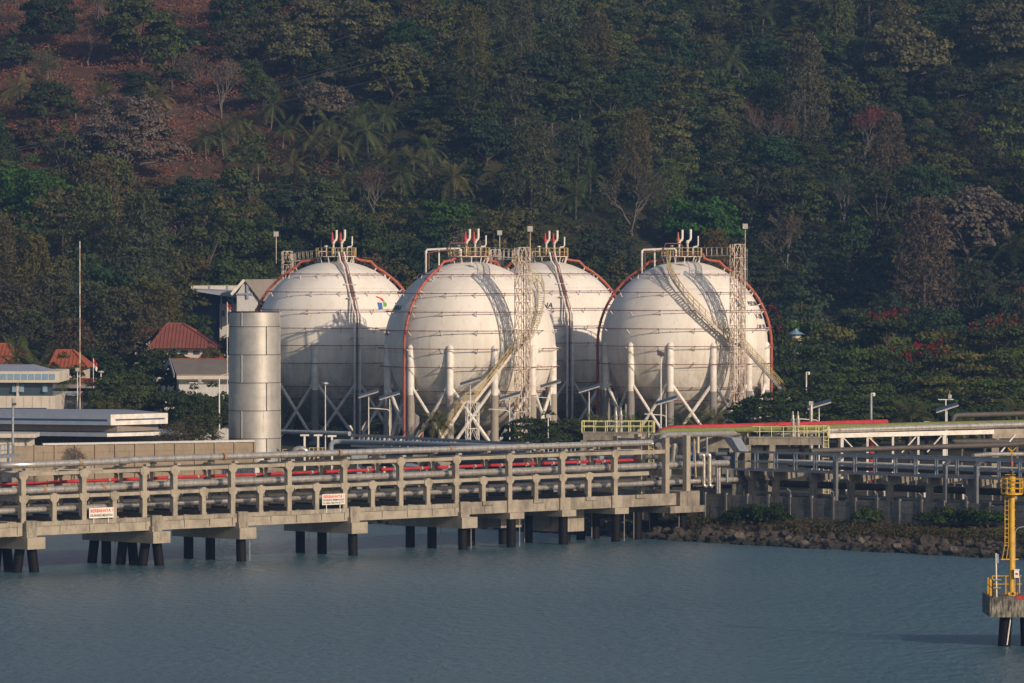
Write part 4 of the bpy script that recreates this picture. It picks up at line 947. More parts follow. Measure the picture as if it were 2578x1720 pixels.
for pts in ([(xl, YB - 1.3, zd), (xl, YB + 3, zd)], [(xl, YB - 1.3, zd), (XX(2521, YB - 1.3), YB - 1.3, zd)], [(XX(2499, YB + 3), YB + 3, zd), (XX(2573, YB + 3), YB + 3, zd)]):
    mb = MB(); p, q = V(pts[0]), V(pts[1]); n = max(1, round((q - p).length / .9)); handrail(mb, [p.lerp(q, k / n) for k in range(n + 1)], V((0, 0, 0)), 1.12, .9, .035); build(mb, 'rail_section', M['beacon'], rl)
bc = thing('navigation_beacon', 'yellow tubular beacon tower with round cage and cross topmark', 'beacon', (bx, YB, zd))
ztop = ZZ(1243, YB); mb = MB(); mb.lathe([(0, zd), (.34, zd), (.34, zd + .06), (.2, zd + .07), (.2, zd + .1), (.19, ztop), (0, ztop)], (bx, YB, 0), 18); mast = build(mb, 'mast', M['beacon'], bc, True)
for k in range(6): mb = MB(); a = R(60 * k + 20); mb.bar(pol((bx, YB), a, .2, zd + .18), pol((bx, YB), a, .34, zd + .05), .04, .28); build(mb, 'gusset', M['beacon'], mast)
mb = MB(); mb.lathe([(0, ztop - .06), (.7, ztop - .06), (.7, ztop + .04), (0, ztop + .04)], (bx, YB, 0), 24); pf = build(mb, 'cage_floor', M['beacon'], bc)
for h in (.35, .72, .98): mb = MB(); mb.tube(arc_pts((bx, YB), .72, ztop + h, 0, R(360), 24)[:-1], .03, 5, closed=True); build(mb, 'cage_ring', M['beacon'], pf)
for k in range(9): mb = MB(); a = R(40 * k + 10); mb.bar(pol((bx, YB), a, .72, ztop), pol((bx, YB), a, .72, ztop + 1.0), .05); build(mb, 'cage_post', M['beacon'], pf)
mb = MB(); mb.lathe([(.17, ztop), (.17, ztop + .75), (.24, ztop + .8), (.24, ztop + 1.1), (.05, ztop + 1.15)], (bx, YB, 0), 16); build(mb, 'lantern_base', M['beacon'], bc, True)
mb = MB(); mb.lathe([(.04, ztop + 1.1), (.22, ztop + 1.5), (.0, ztop + 1.45)], (bx, YB, 0), 4); build(mb, 'radar_reflector', M['galv_dark'], bc)
mb = MB(); mb.tube([(bx, YB, ztop + 1.1), (bx, YB, ztop + 2.9)], .03, 6); build(mb, 'topmark_rod', M['galv'], bc)
mb = MB(); mb.lathe([(0, ztop + 1.75), (.08, ztop + 1.78), (.09, ztop + 2.1), (0, ztop + 2.2)], (bx, YB, 0), 10); build(mb, 'lantern', M['orange'], bc, True)
for s in (1, -1):
    mb = MB(); mb.bar((bx - .26, YB, ztop + 2.75 - .26 * s), (bx + .26, YB, ztop + 2.75 + .26 * s), .13, .05); build(mb, 'topmark_cross', M['beacon'], bc)
# ladder with feet hoop
mb = MB(); lx = bx - .33; z0 = ZZ(1408, YB)
for d in (-.12, .12): mb.bar((lx + d, YB - .05, z0 + 1.0), (lx + d, YB - .05, ztop), .045)
k = z0 + 1.1
while k < ztop: mb.bar((lx - .12, YB - .05, k), (lx + .12, YB - .05, k), .03); k += .3
for h in range(9): zz = z0 + .9 + h * .58; mb.bar((lx - .12, YB, zz), (bx + .25, YB, zz), .035)
mb.bar((lx - .12, YB - .05, z0 + 1.0), (lx - .32, YB - .2, z0), .04); mb.bar((lx + .12, YB - .05, z0 + 1.0), (lx - .05, YB - .2, z0), .04); mb.bar((lx - .4, YB - .2, z0), (bx + .45, YB, z0), .06)
build(mb, 'ladder', M['beacon'], bc)
st = thing('marker_post', 'thin white post with a small board at the corner of the beacon platform', 'marker post', (XX(2510, YB), YB - 1.2, zd))
x = XX(2510, YB - 1.2); mb = MB(); mb.tube([(x, YB - 1.2, zd), (x - .05, YB - 1.2, zd + 2.85)], .05, 8); build(mb, 'post', M['white'], st)
mb = MB(); mb.box(x - .02, x + .13, YB - 1.25, YB - 1.22, zd + 2.2, zd + 2.8); build(mb, 'board', M['galv'], st)
gx = thing('control_box', 'small white box with a red mark beside the yellow mast', 'box', (bx + .6, YB - .3, zd + 1))
mb = MB(); x = XX(2560, YB - .3); mb.box(x - .16, x + .16, YB - .4, YB - .15, zd + 1.2, zd + 1.7); mb.box(x - .2, x + .2, YB - .44, YB - .12, zd + 1.7, zd + 1.75); build(mb, 'case', M['white'], gx)
mb = MB(); mb.box(x - .08, x + .08, YB - .405, YB - .40, zd + 1.38, zd + 1.52); build(mb, 'warning_mark', M['red'], gx)
mb = MB(); mb.tube([(x, YB - .3, zd), (x, YB - .3, zd + 1.2)], .03, 6); build(mb, 'stand', M['steel_dark'], gx)
lp = thing('gooseneck_lamp', 'thin grey curved lamp pole behind the yellow beacon', 'lamp', (bx + .5, YB + .6, zd))
x = XX(2556, YB + .6); mb = MB(); mb.tube(bend([(x, YB + .6, zd), (x, YB + .6, ZZ(1330, YB)), (x + .9, YB + .6, ZZ(1326, YB))], .7), .04, 6); build(mb, 'curved_pole', M['galv'], lp, True)
mb = MB(); mb.box(x + .8, x + 1.2, YB + .5, YB + .7, ZZ(1330, YB), ZZ(1325, YB)); build(mb, 'lamp_head', M['lamp'], lp)

# ------------------------------------------------------------------ lamps, poles, masts, flags
def solar(px, py, Y, label, tilt=1, arm=True, zb=3.0, group='solar street lamps', pw=1.15):
    top = P(px, py, Y); t = thing('solar_street_lamp', label, 'street lamp', (top.x, Y, zb), group)
    mb = MB(); mb.lathe([(.13, zb), (.13, zb + .8), (.075, zb + .85), (.055, top.z)], (top.x, Y, 0), 8); build(mb, 'pole', M['white'], t, True)
    mb = MB(); a = V((top.x - pw, Y, top.z - .28)); b = V((top.x + pw, Y, top.z + .42)); dn = V((.25, 0, -.5)) * .1
    mb.hexa([a + V((0, -.7, .0)), b + V((0, -.7, 0)), b + V((0, .7, .3)), a + V((0, .7, .3))], [a + V((0, -.7, .07)), b + V((0, -.7, .07)), b + V((0, .7, .37)), a + V((0, .7, .37))]); build(mb, 'solar_panel', M['panel'], t)
    mb = MB(); mb.bar(a + V((0, -.72, .03)), b + V((0, -.72, .03)), .07, .13); build(mb, 'panel_frame', M['lamp'], t)
    if arm:
        mb = MB(); mb.tube(bend([(top.x, Y, top.z - 2.2), (top.x, Y, top.z - 1.35), (top.x - 1.9, Y - .4, top.z - 1.2)], .6), .045, 6); build(mb, 'lamp_arm', M['white'], t, True)
        mb = MB(); mb.box(top.x - 2.3, top.x - 1.8, Y - .5, Y - .3, top.z - 1.25, top.z - 1.12); build(mb, 'lamp_head', M['lamp'], t)
solar(928, 996, 640, 'solar street lamp before the stack-side tank, standing alone left of the taller pair', arm=False)
solar(981, 1001, 634, 'solar street lamp with a swan-neck arm just left of the orange riser')
solar(1184, 966, 630, 'tall solar street lamp right before the lower stair landing', arm=False)
solar(1283, 1003, 622, 'low solar street lamp between the front tank legs and the round bush', arm=True)
solar(1386, 972, 630, 'solar street lamp sharing its foot with a second pole, left of the yellow-railed platform')
solar(1483, 983, 626, 'solar street lamp behind the left yellow-railed platform', arm=False)
solar(1677, 1014, 600, 'wide solar street lamp beside the floodlight pole, above the red pipe bend')
solar(2062, 1024, 560, 'solar street lamp next to the stout camera column above the right valve platform')
solar(2384, 1032, 562, 'solar street lamp nearest the right edge, before the dark trees', pw=1.1)
def pole(px, py, Y, label, head='box', zb=3.0, r=.07, name='lamp_pole', cat='lamp', mt='white', side=0):
    top = P(px, py, Y); t = thing(name, label, cat, (top.x, Y, zb))
    mb = MB(); mb.lathe([(r * 1.4, zb), (r, top.z)], (top.x, Y, 0), 8); build(mb, 'pole', M[mt], t, True); x, z = top.x, top.z
    mb = MB()
    if head == 'flood': mb.hexa([(x - .4, Y - .3, z - .1), (x + .45, Y - .3, z - .25), (x + .45, Y + .2, z - .2), (x - .4, Y + .2, z - .05)], [(x - .5, Y - .3, z + .5), (x + .4, Y - .3, z + .1), (x + .4, Y + .2, z + .2), (x - .5, Y + .2, z + .6)]); build(mb, 'floodlight', M['steel_dark'], t)
    elif head == 'disc': mb.lathe([(0, z - .1), (.35, z - .05), (.35, z + .12), (0, z + .18)], (x, Y, 0), 12); build(mb, 'lamp_head', M['lamp'], t)
    elif head == 'cctv': mb.lathe([(0, z - .35), (.16, z - .3), (.2, z - .05), (.1, z + .05)], (x + .25, Y, 0), 10); mb.bar((x, Y, z), (x + .3, Y, z), .06); build(mb, 'camera_dome', M['white'], t, True)
    elif head == 'tee':
        mb.bar((x - .8, Y, z), (x + .8, Y, z), .08); build(mb, 'crossarm', M['white'], t)
        mb = MB(); mb.box(x + .25, x + .6, Y - .2, Y + .2, z + .1, z + .5); mb.bar((x + .42, Y, z), (x + .42, Y, z + .9), .05); build(mb, 'camera', M['lamp'], t)
    elif head == 'swan': mb.tube(bend([(x, Y, z - .6), (x, Y, z + .4), (x + 1.7, Y, z + .75)], .8), .05, 6); build(mb, 'swan_arm', M[mt], t, True)
    elif head == 'box': mb.box(x - .2, x + .2, Y - .15, Y + .15, z - .1, z + .3); build(mb, 'lamp_head', M['lamp'], t)
    elif head == 'camlow': mb.box(x - .05, x + .35, Y - .12, Y + .12, z - .7, z - .45); build(mb, 'camera', M['steel_dark'], t)
pole(1664, 893, 640, 'tall lamp pole with a tilted floodlight before the tank that has the winding stair', 'flood')
pole(819, 966, 640, 'thin lamp pole with a small round head between the braces of the stack-side tank', 'disc', r=.05)
pole(254, 937, 660, 'thin white pole with a flat disc head before the dark mango tree', 'disc')
pole(195, 933, 650, 'slender white pole just left of the tall red and white mast', 'box', r=.05)
pole(494, 964, 640, 'T-headed pole under the grey shed roof', 'tee', r=.05)
pole(552, 955, 630, 'swan-neck street lamp immediately left of the steel stack', 'swan')
pole(32, 1003, 560, 'grey camera pole at the far left, before the blue-striped canopy', 'camlow', zb=2.6, r=.1, mt='galv')
pole(1380, 1050, 600, 'second thinner pole beside the solar lamp left of the yellow-railed platform', 'box', r=.06)
pole(2030, 937, 660, 'pole with a white lamp poking above the trees right of the winding-stair tank', 'cctv', r=.07, zb=4)
pole(2193, 990, 580, 'grey column with a white dome camera before the dark trees', 'cctv', r=.13, mt='galv')
pole(2381, 1006, 590, 'T-headed camera pole behind the last solar lamp', 'tee', r=.07)
pole(2042, 1018, 545, 'stout grey column with a box on top beside the twin safety valves', 'box', r=.17, mt='jacket', name='camera_column', cat='column')
M['mastred'] = simple('faded_red', (.38, .20, .16), (.45, .30, .25), .6)
# guyed mast
Y = 640; x = XX(201, Y); ms = thing('radio_mast', 'very tall thin red and white banded mast on the left', 'mast', (x, Y, 3))
zz = 3.0; top = ZZ(608, Y); i = 0
while zz < top: z2 = min(top, zz + 1.3); mb = MB(); mb.tube([(x, Y, zz), (x, Y, z2)], .065, 6); build(mb, 'mast_section', M['mastred'] if i % 2 else M['whitedirty'], ms); zz = z2; i += 1
def flag(px, py0, py1, Y, label, zb=3):
    a = P(px, py0, Y); t = thing('flagpole', label, 'flagpole', (a.x, Y, zb), 'flagpoles with red and white flags')
    mb = MB(); mb.tube([(a.x, Y, zb), (a.x, Y, a.z)], .04, 6); build(mb, 'pole', M['white'], t)
    h = (a.z - P(px, py1, Y).z)
    for k, mt in ((0, 'red'), (1, 'white')):
        mb = MB(); n = 8; vs = []
        for j in range(n + 1):
            u = j / n; xx = a.x + .06 + u * h * .33; sag = u * h * .55; yy = Y + .12 * math.sin(u * 7)
            z0 = a.z - .15 - k * h * .36 - sag * .7; vs += [(xx, yy, z0), (xx - .1 * u, yy, z0 - h * .36)]
        mb.add(vs, [(2 * j, 2 * j + 2, 2 * j + 3, 2 * j + 1) for j in range(n)]); build(mb, 'flag_band', M[mt], t, 'all')
flag(572, 760, 788, 640, 'flagpole with a drooping red and white flag just left of the stack rim')
flag(235, 902, 930, 655, 'flagpole with a drooping red and white flag between the mast and the mango trees')

# ------------------------------------------------------------------ buildings on the left
M['tile_red'] = stained('red_roof_tiles', (.27, .085, .06), (.20, .065, .048), (.15, .05, .035), amount=(.4, .7))
M['tile_orange'] = stained('orange_roof_tiles', (.38, .10, .045), (.28, .08, .04), (.2, .06, .03), amount=(.4, .7))
M['roof_grey'] = stained('grey_metal_roof', (.27, .23, .20), (.20, .175, .155), (.14, .12, .10))
M['plaster'] = stained('cream_plaster', (.62, .56, .48), (.52, .47, .40), (.38, .33, .28))
M['wallwhite'] = stained('white_wall', (.58, .57, .56), (.48, .47, .46), (.3, .29, .28))
M['glass'] = simple('window_glass', (.035, .055, .075), (.05, .075, .10), .12, spec=.8)
M['glass_lt'] = simple('sky_blue_glass', (.20, .32, .42), (.16, .26, .36), .2, spec=.8)
M['blue'] = simple('blue_stripe', (.02, .06, .17), (.03, .07, .16), .5)
M['blue_wall'] = simple('blue_wall', (.015, .06, .15), (.02, .05, .12), .5)
M['slate'] = simple('slate_fascia', (.27, .30, .36), (.22, .25, .31), .6)
M['plank_wall'] = stained('tan_plank_wall', (.30, .235, .165), (.22, .175, .125), (.10, .08, .06))
M['asphalt'] = simple('asphalt', (.05, .048, .045), (.035, .034, .032), .9)
def bpart(T, name, mt, x0, x1, y0, y1, z0, z1): mb = MB(); mb.box(x0, x1, y0, y1, z0, z1); return build(mb, name, M[mt], T)
def ribbed_roof(T, p00, p10, p11, p01, mt, n=24, name='roof', th=.12):
    """sloping sheet with standing ribs; p00-p10 eaves, p01-p11 ridge"""
    p00, p10, p11, p01 = map(V, (p00, p10, p11, p01)); up = V((0, 0, th)); mb = MB()
    mb.hexa([p00, p10, p11, p01], [p00 + up, p10 + up, p11 + up, p01 + up])
    for k in range(n + 1): s = k / n; a, b = p00.lerp(p10, s) + up, p01.lerp(p11, s) + up; mb.bar(a, b, .09, .1)
    return build(mb, name, M[mt], T)
def hip(T, x0, x1, y0, y1, ze, zr, mt, rx0, rx1, nm='roof'):
    ym = (y0 + y1) / 2; a, b, c, d = V((x0, y0, ze)), V((x1, y0, ze)), V((x1, y1, ze)), V((x0, y1, ze)); e, f = V((rx0, ym, zr)), V((rx1, ym, zr))
    mb = MB(); mb.add([a, b, c, d, e, f], [(0, 1, 5, 4), (1, 2, 5), (2, 3, 4, 5), (3, 0, 4), (3, 2, 1, 0)])
    L = x1 - x0; n = int(L / .45)
    for k in range(1, n):
        s = k / n; p = a.lerp(b, s); x = p.x
        if x < rx0: h = (x - x0) / (rx0 - x0)
        elif x > rx1: h = (x1 - x) / (x1 - rx1)
        else: h = 1
        mb.bar(p + V((0, 0, .03)), V((x, y0 + (ym - y0) * h, ze + (zr - ze) * h + .03)), .1, .1)
    for p, q in ((a, e), (b, f), (e, f), (c, f)): mb.bar(p + V((0, 0, .05)), q + V((0, 0, .05)), .22, .16)
    return build(mb, nm, M[mt], T)
# office with window band
Y = 640; t = thing('office_building', 'cream office building with a glazed top storey at the left edge', 'building', (XX(60, Y), Y, 3))
x0, x1 = XX(-260, Y), XX(139, Y); zz = lambda py: ZZ(py, Y)
bpart(t, 'wall', 'plaster', x0, x1, Y, Y + 14, 3, zz(997)); bpart(t, 'window_band', 'glass', x0, x1 - .3, Y + .35, Y + 13.6, zz(997), zz(963))
xs_ = XX(149, Y); band = bpart(t, 'parapet', 'plaster', x0, xs_, Y - .7, Y + 14.5, zz(963), zz(935))
k = x0
while k < xs_ - .7: mb = MB(); mb.box(k + .06, k + .72, Y - .74, Y - .7, zz(956), zz(941)); build(mb, 'glazed_panel', M['glass_lt'], band); k += .78
mb = MB(); mb.hexa([(x0, Y + 1, zz(935)), (XX(112, Y), Y + 1, zz(935)), (XX(112, Y), Y + 12, zz(935)), (x0, Y + 12, zz(935))], [(x0, Y + 5, zz(921)), (XX(68, Y), Y + 5, zz(921)), (XX(68, Y), Y + 9, zz(921)), (x0, Y + 9, zz(921))]); build(mb, 'roof', M['slate'], t)
for px in (30, 48, 107): 
    mb = MB(); x = XX(px, Y); mb.hexa([(x, Y - .1, zz(987)), (x + .55, Y - .1, zz(987)), (x + .55, Y, zz(987)), (x, Y, zz(987))], [(x, Y + .3, zz(968)), (x + .5, Y + .3, zz(968)), (x + .5, Y + .36, zz(968)), (x, Y + .36, zz(968))]); build(mb, 'open_window', M['glass_lt'], t)
bpart(t, 'pillar', 'plaster', XX(41, Y), XX(47, Y), Y + .05, Y + .4, zz(997), zz(963))
mb = MB(); mb.box(XX(-20, Y), XX(117, Y), Y - .04, Y, zz(1036), zz(1027)); build(mb, 'window', M['glass'], t)
for k in range(7): mb = MB(); xx = XX(125 - k * 22, Y); mb.box(xx, xx + .03, Y - .02, Y, 3, zz(998)); build(mb, 'wall_joint', M['roof_grey'], t)
# low white wing right of it
Y = 655; t = thing('annex_building', 'low pale annex with a dark flat roof behind the tall mast', 'building', (XX(190, Y), Y, 3)); zz = lambda py: ZZ(py, Y)
bpart(t, 'wall', 'wallwhite', XX(141, Y), XX(240, Y), Y, Y + 8, 3, zz(985)); bpart(t, 'roof', 'slate', XX(139, Y), XX(243, Y), Y - 1, Y + 9, zz(996), zz(985)); bpart(t, 'upper_roof', 'roof_grey', XX(155, Y), XX(240, Y), Y + 1, Y + 8, zz(978), zz(970))
mb = MB(); mb.box(XX(170, Y), XX(190, Y), Y - .04, Y, zz(1030), zz(1018)); build(mb, 'window', M['glass'], t)
# blue striped canopy
Y = 585; t = thing('canopy_building', 'long flat canopy with a blue stripe round its white fascia, on steel legs', 'building', (XX(150, Y), Y, 3)); zz = lambda py: ZZ(py, Y)
xa, xb, xc = XX(-250, Y + 9), XX(278, Y), XX(419, Y + 4)
mb = MB()
def slab(mb, pts, z0, z1): n = len(pts); mb.add([(x, y, z0) for x, y in pts] + [(x, y, z1) for x, y in pts], [tuple(range(n))[::-1], tuple(range(n, 2 * n))] + [(i, (i + 1) % n, (i + 1) % n + n, i + n) for i in range(n)])
fp = [(xa, Y + 9.5), (xb, Y), (xc, Y + 6), (xc - 5, Y + 20), (xa, Y + 24)]
slab(mb, fp, zz(1071), zz(1044)); fs_ = build(mb, 'fascia', M['slate'], t)
mb = MB(); e = V((0, -.03, 0)); A, B, C_ = V((xa, Y + 9.5, 0)), V((xb, Y, 0)), V((xc, Y + 6, 0))
def strip(mb, p, q, z0, z1, off=.03): d = (q - p).normalized(); nrm = V((d.y, -d.x, 0)) * off; mb.hexa([V((p.x, p.y, z0)), V((q.x, q.y, z0)), V((q.x, q.y, z0)) + nrm, V((p.x, p.y, z0)) + nrm], [V((p.x, p.y, z1)), V((q.x, q.y, z1)), V((q.x, q.y, z1)) + nrm, V((p.x, p.y, z1)) + nrm])
strip(mb, A, A.lerp(B, .985), zz(1061), zz(1056)); build(mb, 'blue_stripe', M['blue'], fs_)
mb = MB(); strip(mb, B, C_, zz(1071), zz(1044), .02); build(mb, 'end_fascia', M['white'], fs_)
mb = MB(); strip(mb, B.lerp(C_, .08), B.lerp(C_, .94), zz(1059.5), zz(1056), .05); build(mb, 'blue_stripe', M['blue'], fs_)
mb = MB(); fp2 = [(xa, Y + 10.5), (xb + .6, Y + 1), (xc - 1, Y + 6.3), (xc - 5, Y + 19), (xa, Y + 23)]; slab(mb, fp2, zz(1088), zz(1071)); build(mb, 'louvred_wall', M['roof_grey'], t)
mb = MB(); fp3 = [(xa, Y + 8), (xb - .3, Y - 1.2), (xc + 1.2, Y + 5.5), (xc - 3, Y + 20), (xa, Y + 25)]; slab(mb, fp3, zz(1099), zz(1090)); build(mb, 'lower_canopy', M['slate'], t)
mb = MB(); strip(mb, V((xb - .3, Y - 1.2, 0)), V((xc + 1.2, Y + 5.5, 0)), zz(1099), zz(1090.5)); build(mb, 'end_fascia', M['white'], t)
for k in range(12):
    p = A.lerp(B, .42 + k * .05) + V((0, 2, 0)); mb = MB(); mb.box(p.x - .12, p.x + .12, p.y, p.y + .24, 3, zz(1099)); build(mb, 'canopy_column', M['steel_dark'], t)
    if k % 3 == 0: q = A.lerp(B, .42 + (k + 1.0) * .05) + V((0, 2, 0)); mb = MB(); mb.bar((p.x, p.y, 3.4), (q.x, q.y, zz(1100)), .09); mb.bar((q.x, q.y, 3.4), (p.x, p.y, zz(1100)), .09); build(mb, 'cross_bracing', M['steel_dark'], t)
bpart(t, 'back_wall', 'plank_wall', xa, xb + 4, Y + 18, Y + 18.3, 3, zz(1099))
# guard kiosk far left
Y = 566; t = thing('guard_kiosk', 'small peeling white kiosk at the far left behind the plank wall', 'kiosk', (XX(40, Y), Y, 3)); zz = lambda py: ZZ(py, Y)
bpart(t, 'wall', 'plaster', XX(-60, Y), XX(78, Y), Y + .4, Y + 4, 3, zz(1102)); bpart(t, 'roof', 'plaster', XX(-70, Y), XX(90, Y), Y - .5, Y + 4.5, zz(1102), zz(1092))
for px in (-20, 20, 64): bpart(t, 'door_frame', 'galv', XX(px, Y), XX(px, Y) + .12, Y + .25, Y + .38, 3, zz(1104))
t = thing('kiosk_railing', 'grey railed walkway at the far left edge, behind the jetty', 'railing', P(10, 1160, 552))
mb = MB(); a, b = P(-30, 1152, 550), P(36, 1146, 556); handrail(mb, [a.lerp(b, k / 3) for k in range(4)], V((0, 0, 0)), 1.1, 1.0, .04); build(mb, 'rails', M['galv'], t); mb = MB(); mb.bar(a, b, 1.2, .3); build(mb, 'walkway', M['galv'], t)
# plank wall
Y = 562; t = thing('plank_wall', 'tan boundary wall of concrete planks running left of the steel stack', 'wall', (XX(300, Y), Y, 2.8))
A_, B_ = P(36, 1175, 560), P(640, 1160, 572); A_.z = B_.z = 0
def Lf(tq, b, z): d = (B_ - A_).normalized(); p = A_ + d * tq + V((-d.y, d.x, 0)) * b; return (p.x, p.y, z)
WL = (B_ - A_).length; n = 12
for k in range(n + 1):
    mb = MB(); mb.fbox(Lf, k * WL / n - .1, k * WL / n + .1, -.12, .15, 2.4, 6.85); build(mb, 'wall_post', M['plank_wall'], t)
    if k < n:
        for q in range(6): mb = MB(); o = random.uniform(-.01, .01); mb.fbox(Lf, k * WL / n + .1, (k + 1) * WL / n - .1, o, .1 + o, 2.5 + q * .715, 2.5 + q * .715 + .70); build(mb, 'wall_plank', M['plank_wall'], t)
mb = MB(); mb.fbox(Lf, 3, WL, -.14, .2, 6.80, 7.0); build(mb, 'coping', M['wallwhite'], t)
def gz(x, y): return ground_h(x, y)
# red hip roof house
Y = 690; zz = lambda py: ZZ(py, Y); t = thing('red_roof_house', 'house with a dull red hip roof above the mango tree', 'house', (XX(460, Y), Y, 3))
hip(t, XX(374, Y), XX(553, Y), Y, Y + 13, zz(877), zz(817), 'tile_red', XX(413, Y), XX(452, Y)); bpart(t, 'wall', 'plaster', XX(384, Y), XX(545, Y), Y + 1, Y + 12, 3, zz(877))
for k in range(5): x = XX(395 + k * 30, Y); mb = MB(); mb.box(x, x + .8, Y + .95, Y + 1, zz(893), zz(883)); build(mb, 'window', M['glass'], t)
Y = 684; zz = lambda py: ZZ(py, Y); hip(t, XX(500, Y), XX(560, Y), Y - 2, Y + 5, zz(908), zz(890), 'tile_orange', XX(512, Y), XX(540, Y), 'porch_roof')
# grey roof shed
Y = 664; zz = lambda py: ZZ(py, Y); t = thing('grey_roof_shed', 'white gabled shed with a ribbed grey roof left of the steel stack', 'shed', (XX(500, Y), Y, 3))
xl, xr = XX(446, Y), XX(640, Y); ze, zr = zz(945), zz(909)
ribbed_roof(t, (xl, Y - 1, ze), (xr, Y - 1, ze), (xr - .8, Y + 5, zr), (xl - 1.0, Y + 5, zr), 'roof_grey', 40)
ribbed_roof(t, (xl - 1.6, Y + 11, ze), (xr, Y + 11, ze), (xr - .8, Y + 5, zr), (xl - 1.0, Y + 5, zr), 'roof_grey', 10, 'back_roof')
bpart(t, 'gutter', 'plaster', xl, xr, Y - 1.1, Y - 1, ze - .45, ze - .02)
mb = MB(); mb.add([(xl + .2, Y, 3), (xl + .2, Y, ze), (xl - .8, Y + 5, zr - .1), (xl - .8, Y + 11, ze), (xl - .8, Y + 11, 3)], [(0, 1, 2, 3, 4)]); build(mb, 'gable_wall', M['wallwhite'], t)
bpart(t, 'wall', 'wallwhite', xl + .2, xr, Y, Y + .3, 3, ze)
mb = MB(); mb.bar((xl - 1.2, Y + 5, zr), (xl - .3, Y - 1, ze), .12, .5); mb.bar((xl - 1.2, Y + 5, zr), (xl - 2.6, Y + 11, ze - .3), .12, .5); build(mb, 'barge_board', M['slate'], t)
mb = MB(); mb.bar((xl - 1, Y + 5, zr + .15), (xr, Y + 5, zr + .15), .3, .15); build(mb, 'ridge_cap', M['tile_red'], t)
# orange roofs at left
for (px0, px1, r0, r1, pye, pyr, Y, lab) in ((-40, 42, -10, 12, 900, 868, 676, 'house with a bright orange roof at the left edge behind the palms'), (-60, 34, -30, 0, 921, 900, 668, 'lower orange roofed house at the left edge, in front of the higher one'), (122, 222, 135, 176, 926, 884, 672, 'house with an orange roof behind the tall mast'), (195, 235, 203, 222, 971, 957, 660, 'small orange porch roof at the foot of the mast'), (330, 420, 350, 385, 838, 824, 706, 'dull roof half hidden behind the brown feathery trees')):
    zz = lambda py: ZZ(py, Y); t = thing('tiled_house', lab, 'house', (XX((px0 + px1) / 2, Y), Y, 3)); hip(t, XX(px0, Y), XX(px1, Y), Y, Y + 10, zz(pye), zz(pyr), 'tile_orange', XX(r0, Y), XX(r1, Y)); bpart(t, 'wall', 'plaster', XX(px0 + 8, Y), XX(px1 - 10, Y), Y + 1, Y + 9, 3, zz(pye))
    mb = MB(); x = XX((px0 + px1) / 2 + 10, Y); mb.box(x, x + .8, Y + .95, Y + 1.0, zz(pye + 16), zz(pye + 5)); build(mb, 'window', M['glass'], t)
# blue and white hall behind the stack
Y = 722; zz = lambda py: ZZ(py, Y); t = thing('blue_white_hall', 'blue and white hall with a sloping grey canopy behind the stack', 'building', (XX(540, Y), Y, 3))
bpart(t, 'wall', 'blue_wall', XX(482, Y), XX(600, Y), Y + 2, Y + 14, 3, zz(733)); bpart(t, 'roof', 'plaster', XX(480, Y), XX(604, Y), Y + 1, Y + 15, zz(733), zz(720)); bpart(t, 'lower_wall', 'wallwhite', XX(552, Y), XX(604, Y), Y + 1, Y + 2, 3, zz(765))
for px in (525, 570): bpart(t, 'roof_pillar', 'slate', XX(px, Y), XX(px + 4, Y), Y + .9, Y + 1, zz(728), zz(720))
for px in (555, 572): bpart(t, 'window', 'glass', XX(px, Y), XX(px + 10, Y), Y + .95, Y + 1.0, zz(797), zz(782))
mb = MB(); mb.hexa([(XX(480, Y), Y - 3, zz(731)), (XX(604, Y), Y - 3, zz(751)), (XX(604, Y), Y + 1, zz(745)), (XX(480, Y), Y + 1, zz(728))], [(XX(480, Y), Y - 3, zz(729)), (XX(604, Y), Y - 3, zz(735)), (XX(604, Y), Y + 1, zz(731)), (XX(480, Y), Y + 1, zz(726))]); build(mb, 'canopy', M['slate'], t)
for px in (557, 585): mb = MB(); mb.bar(P(px, 742, Y - 2), P(px, 830, Y - 2), .2); build(mb, 'canopy_post', M['slate'], t)
for k in range(3): mb = MB(); mb.bar(P(567, 745, Y - 2), P(578 + k * 8, 760 + 3 * k, Y - 2), .12); build(mb, 'strut', M['slate'], t)
Y = 716; zz = lambda py: ZZ(py, Y); t = thing('gabled_house', 'pale grey timbered gable house behind the rim of the steel stack', 'house', (XX(640, Y), Y, 3))
xg0, xg1, xr_ = XX(584, Y), XX(655, Y), XX(615, Y); zr, ze = zz(706), zz(742)
ribbed_roof(t, (xg1, Y, zz(758)), (xg1 + 4.5, Y + 12, zz(758)), (xr_ + 5.5, Y + 12, zr), (xr_, Y, zr), 'roof_grey', 14); ribbed_roof(t, (xg0, Y, ze), (xg0 + 3, Y + 12, ze), (xr_ + 5.5, Y + 12, zr), (xr_, Y, zr), 'roof_grey', 10, 'back_roof')
mb = MB(); mb.add([(xg0 + .6, Y + .3, 3), (xg1 - .3, Y + .3, 3), (xg1 - .3, Y + .3, zz(756)), (xr_, Y + .3, zr - .15), (xg0 + .6, Y + .3, ze + .1)], [(0, 1, 2, 3, 4)]); build(mb, 'gable_wall', M['wallwhite'], t)
mb = MB(); mb.bar((xr_ + .4, Y + .2, zz(752)), (xr_ + .4, Y + .2, zz(714)), .28); mb.bar((xg0 + .5, Y + .2, zz(740)), (xg0 + 2.6, Y + .2, zz(740)), .22); build(mb, 'timber_frame', M['slate'], t)
mb = MB(); mb.bar((xg0 - .1, Y - .05, ze), (xr_, Y - .05, zr + .05), .1, .35); build(mb, 'barge_board', M['white'], t)
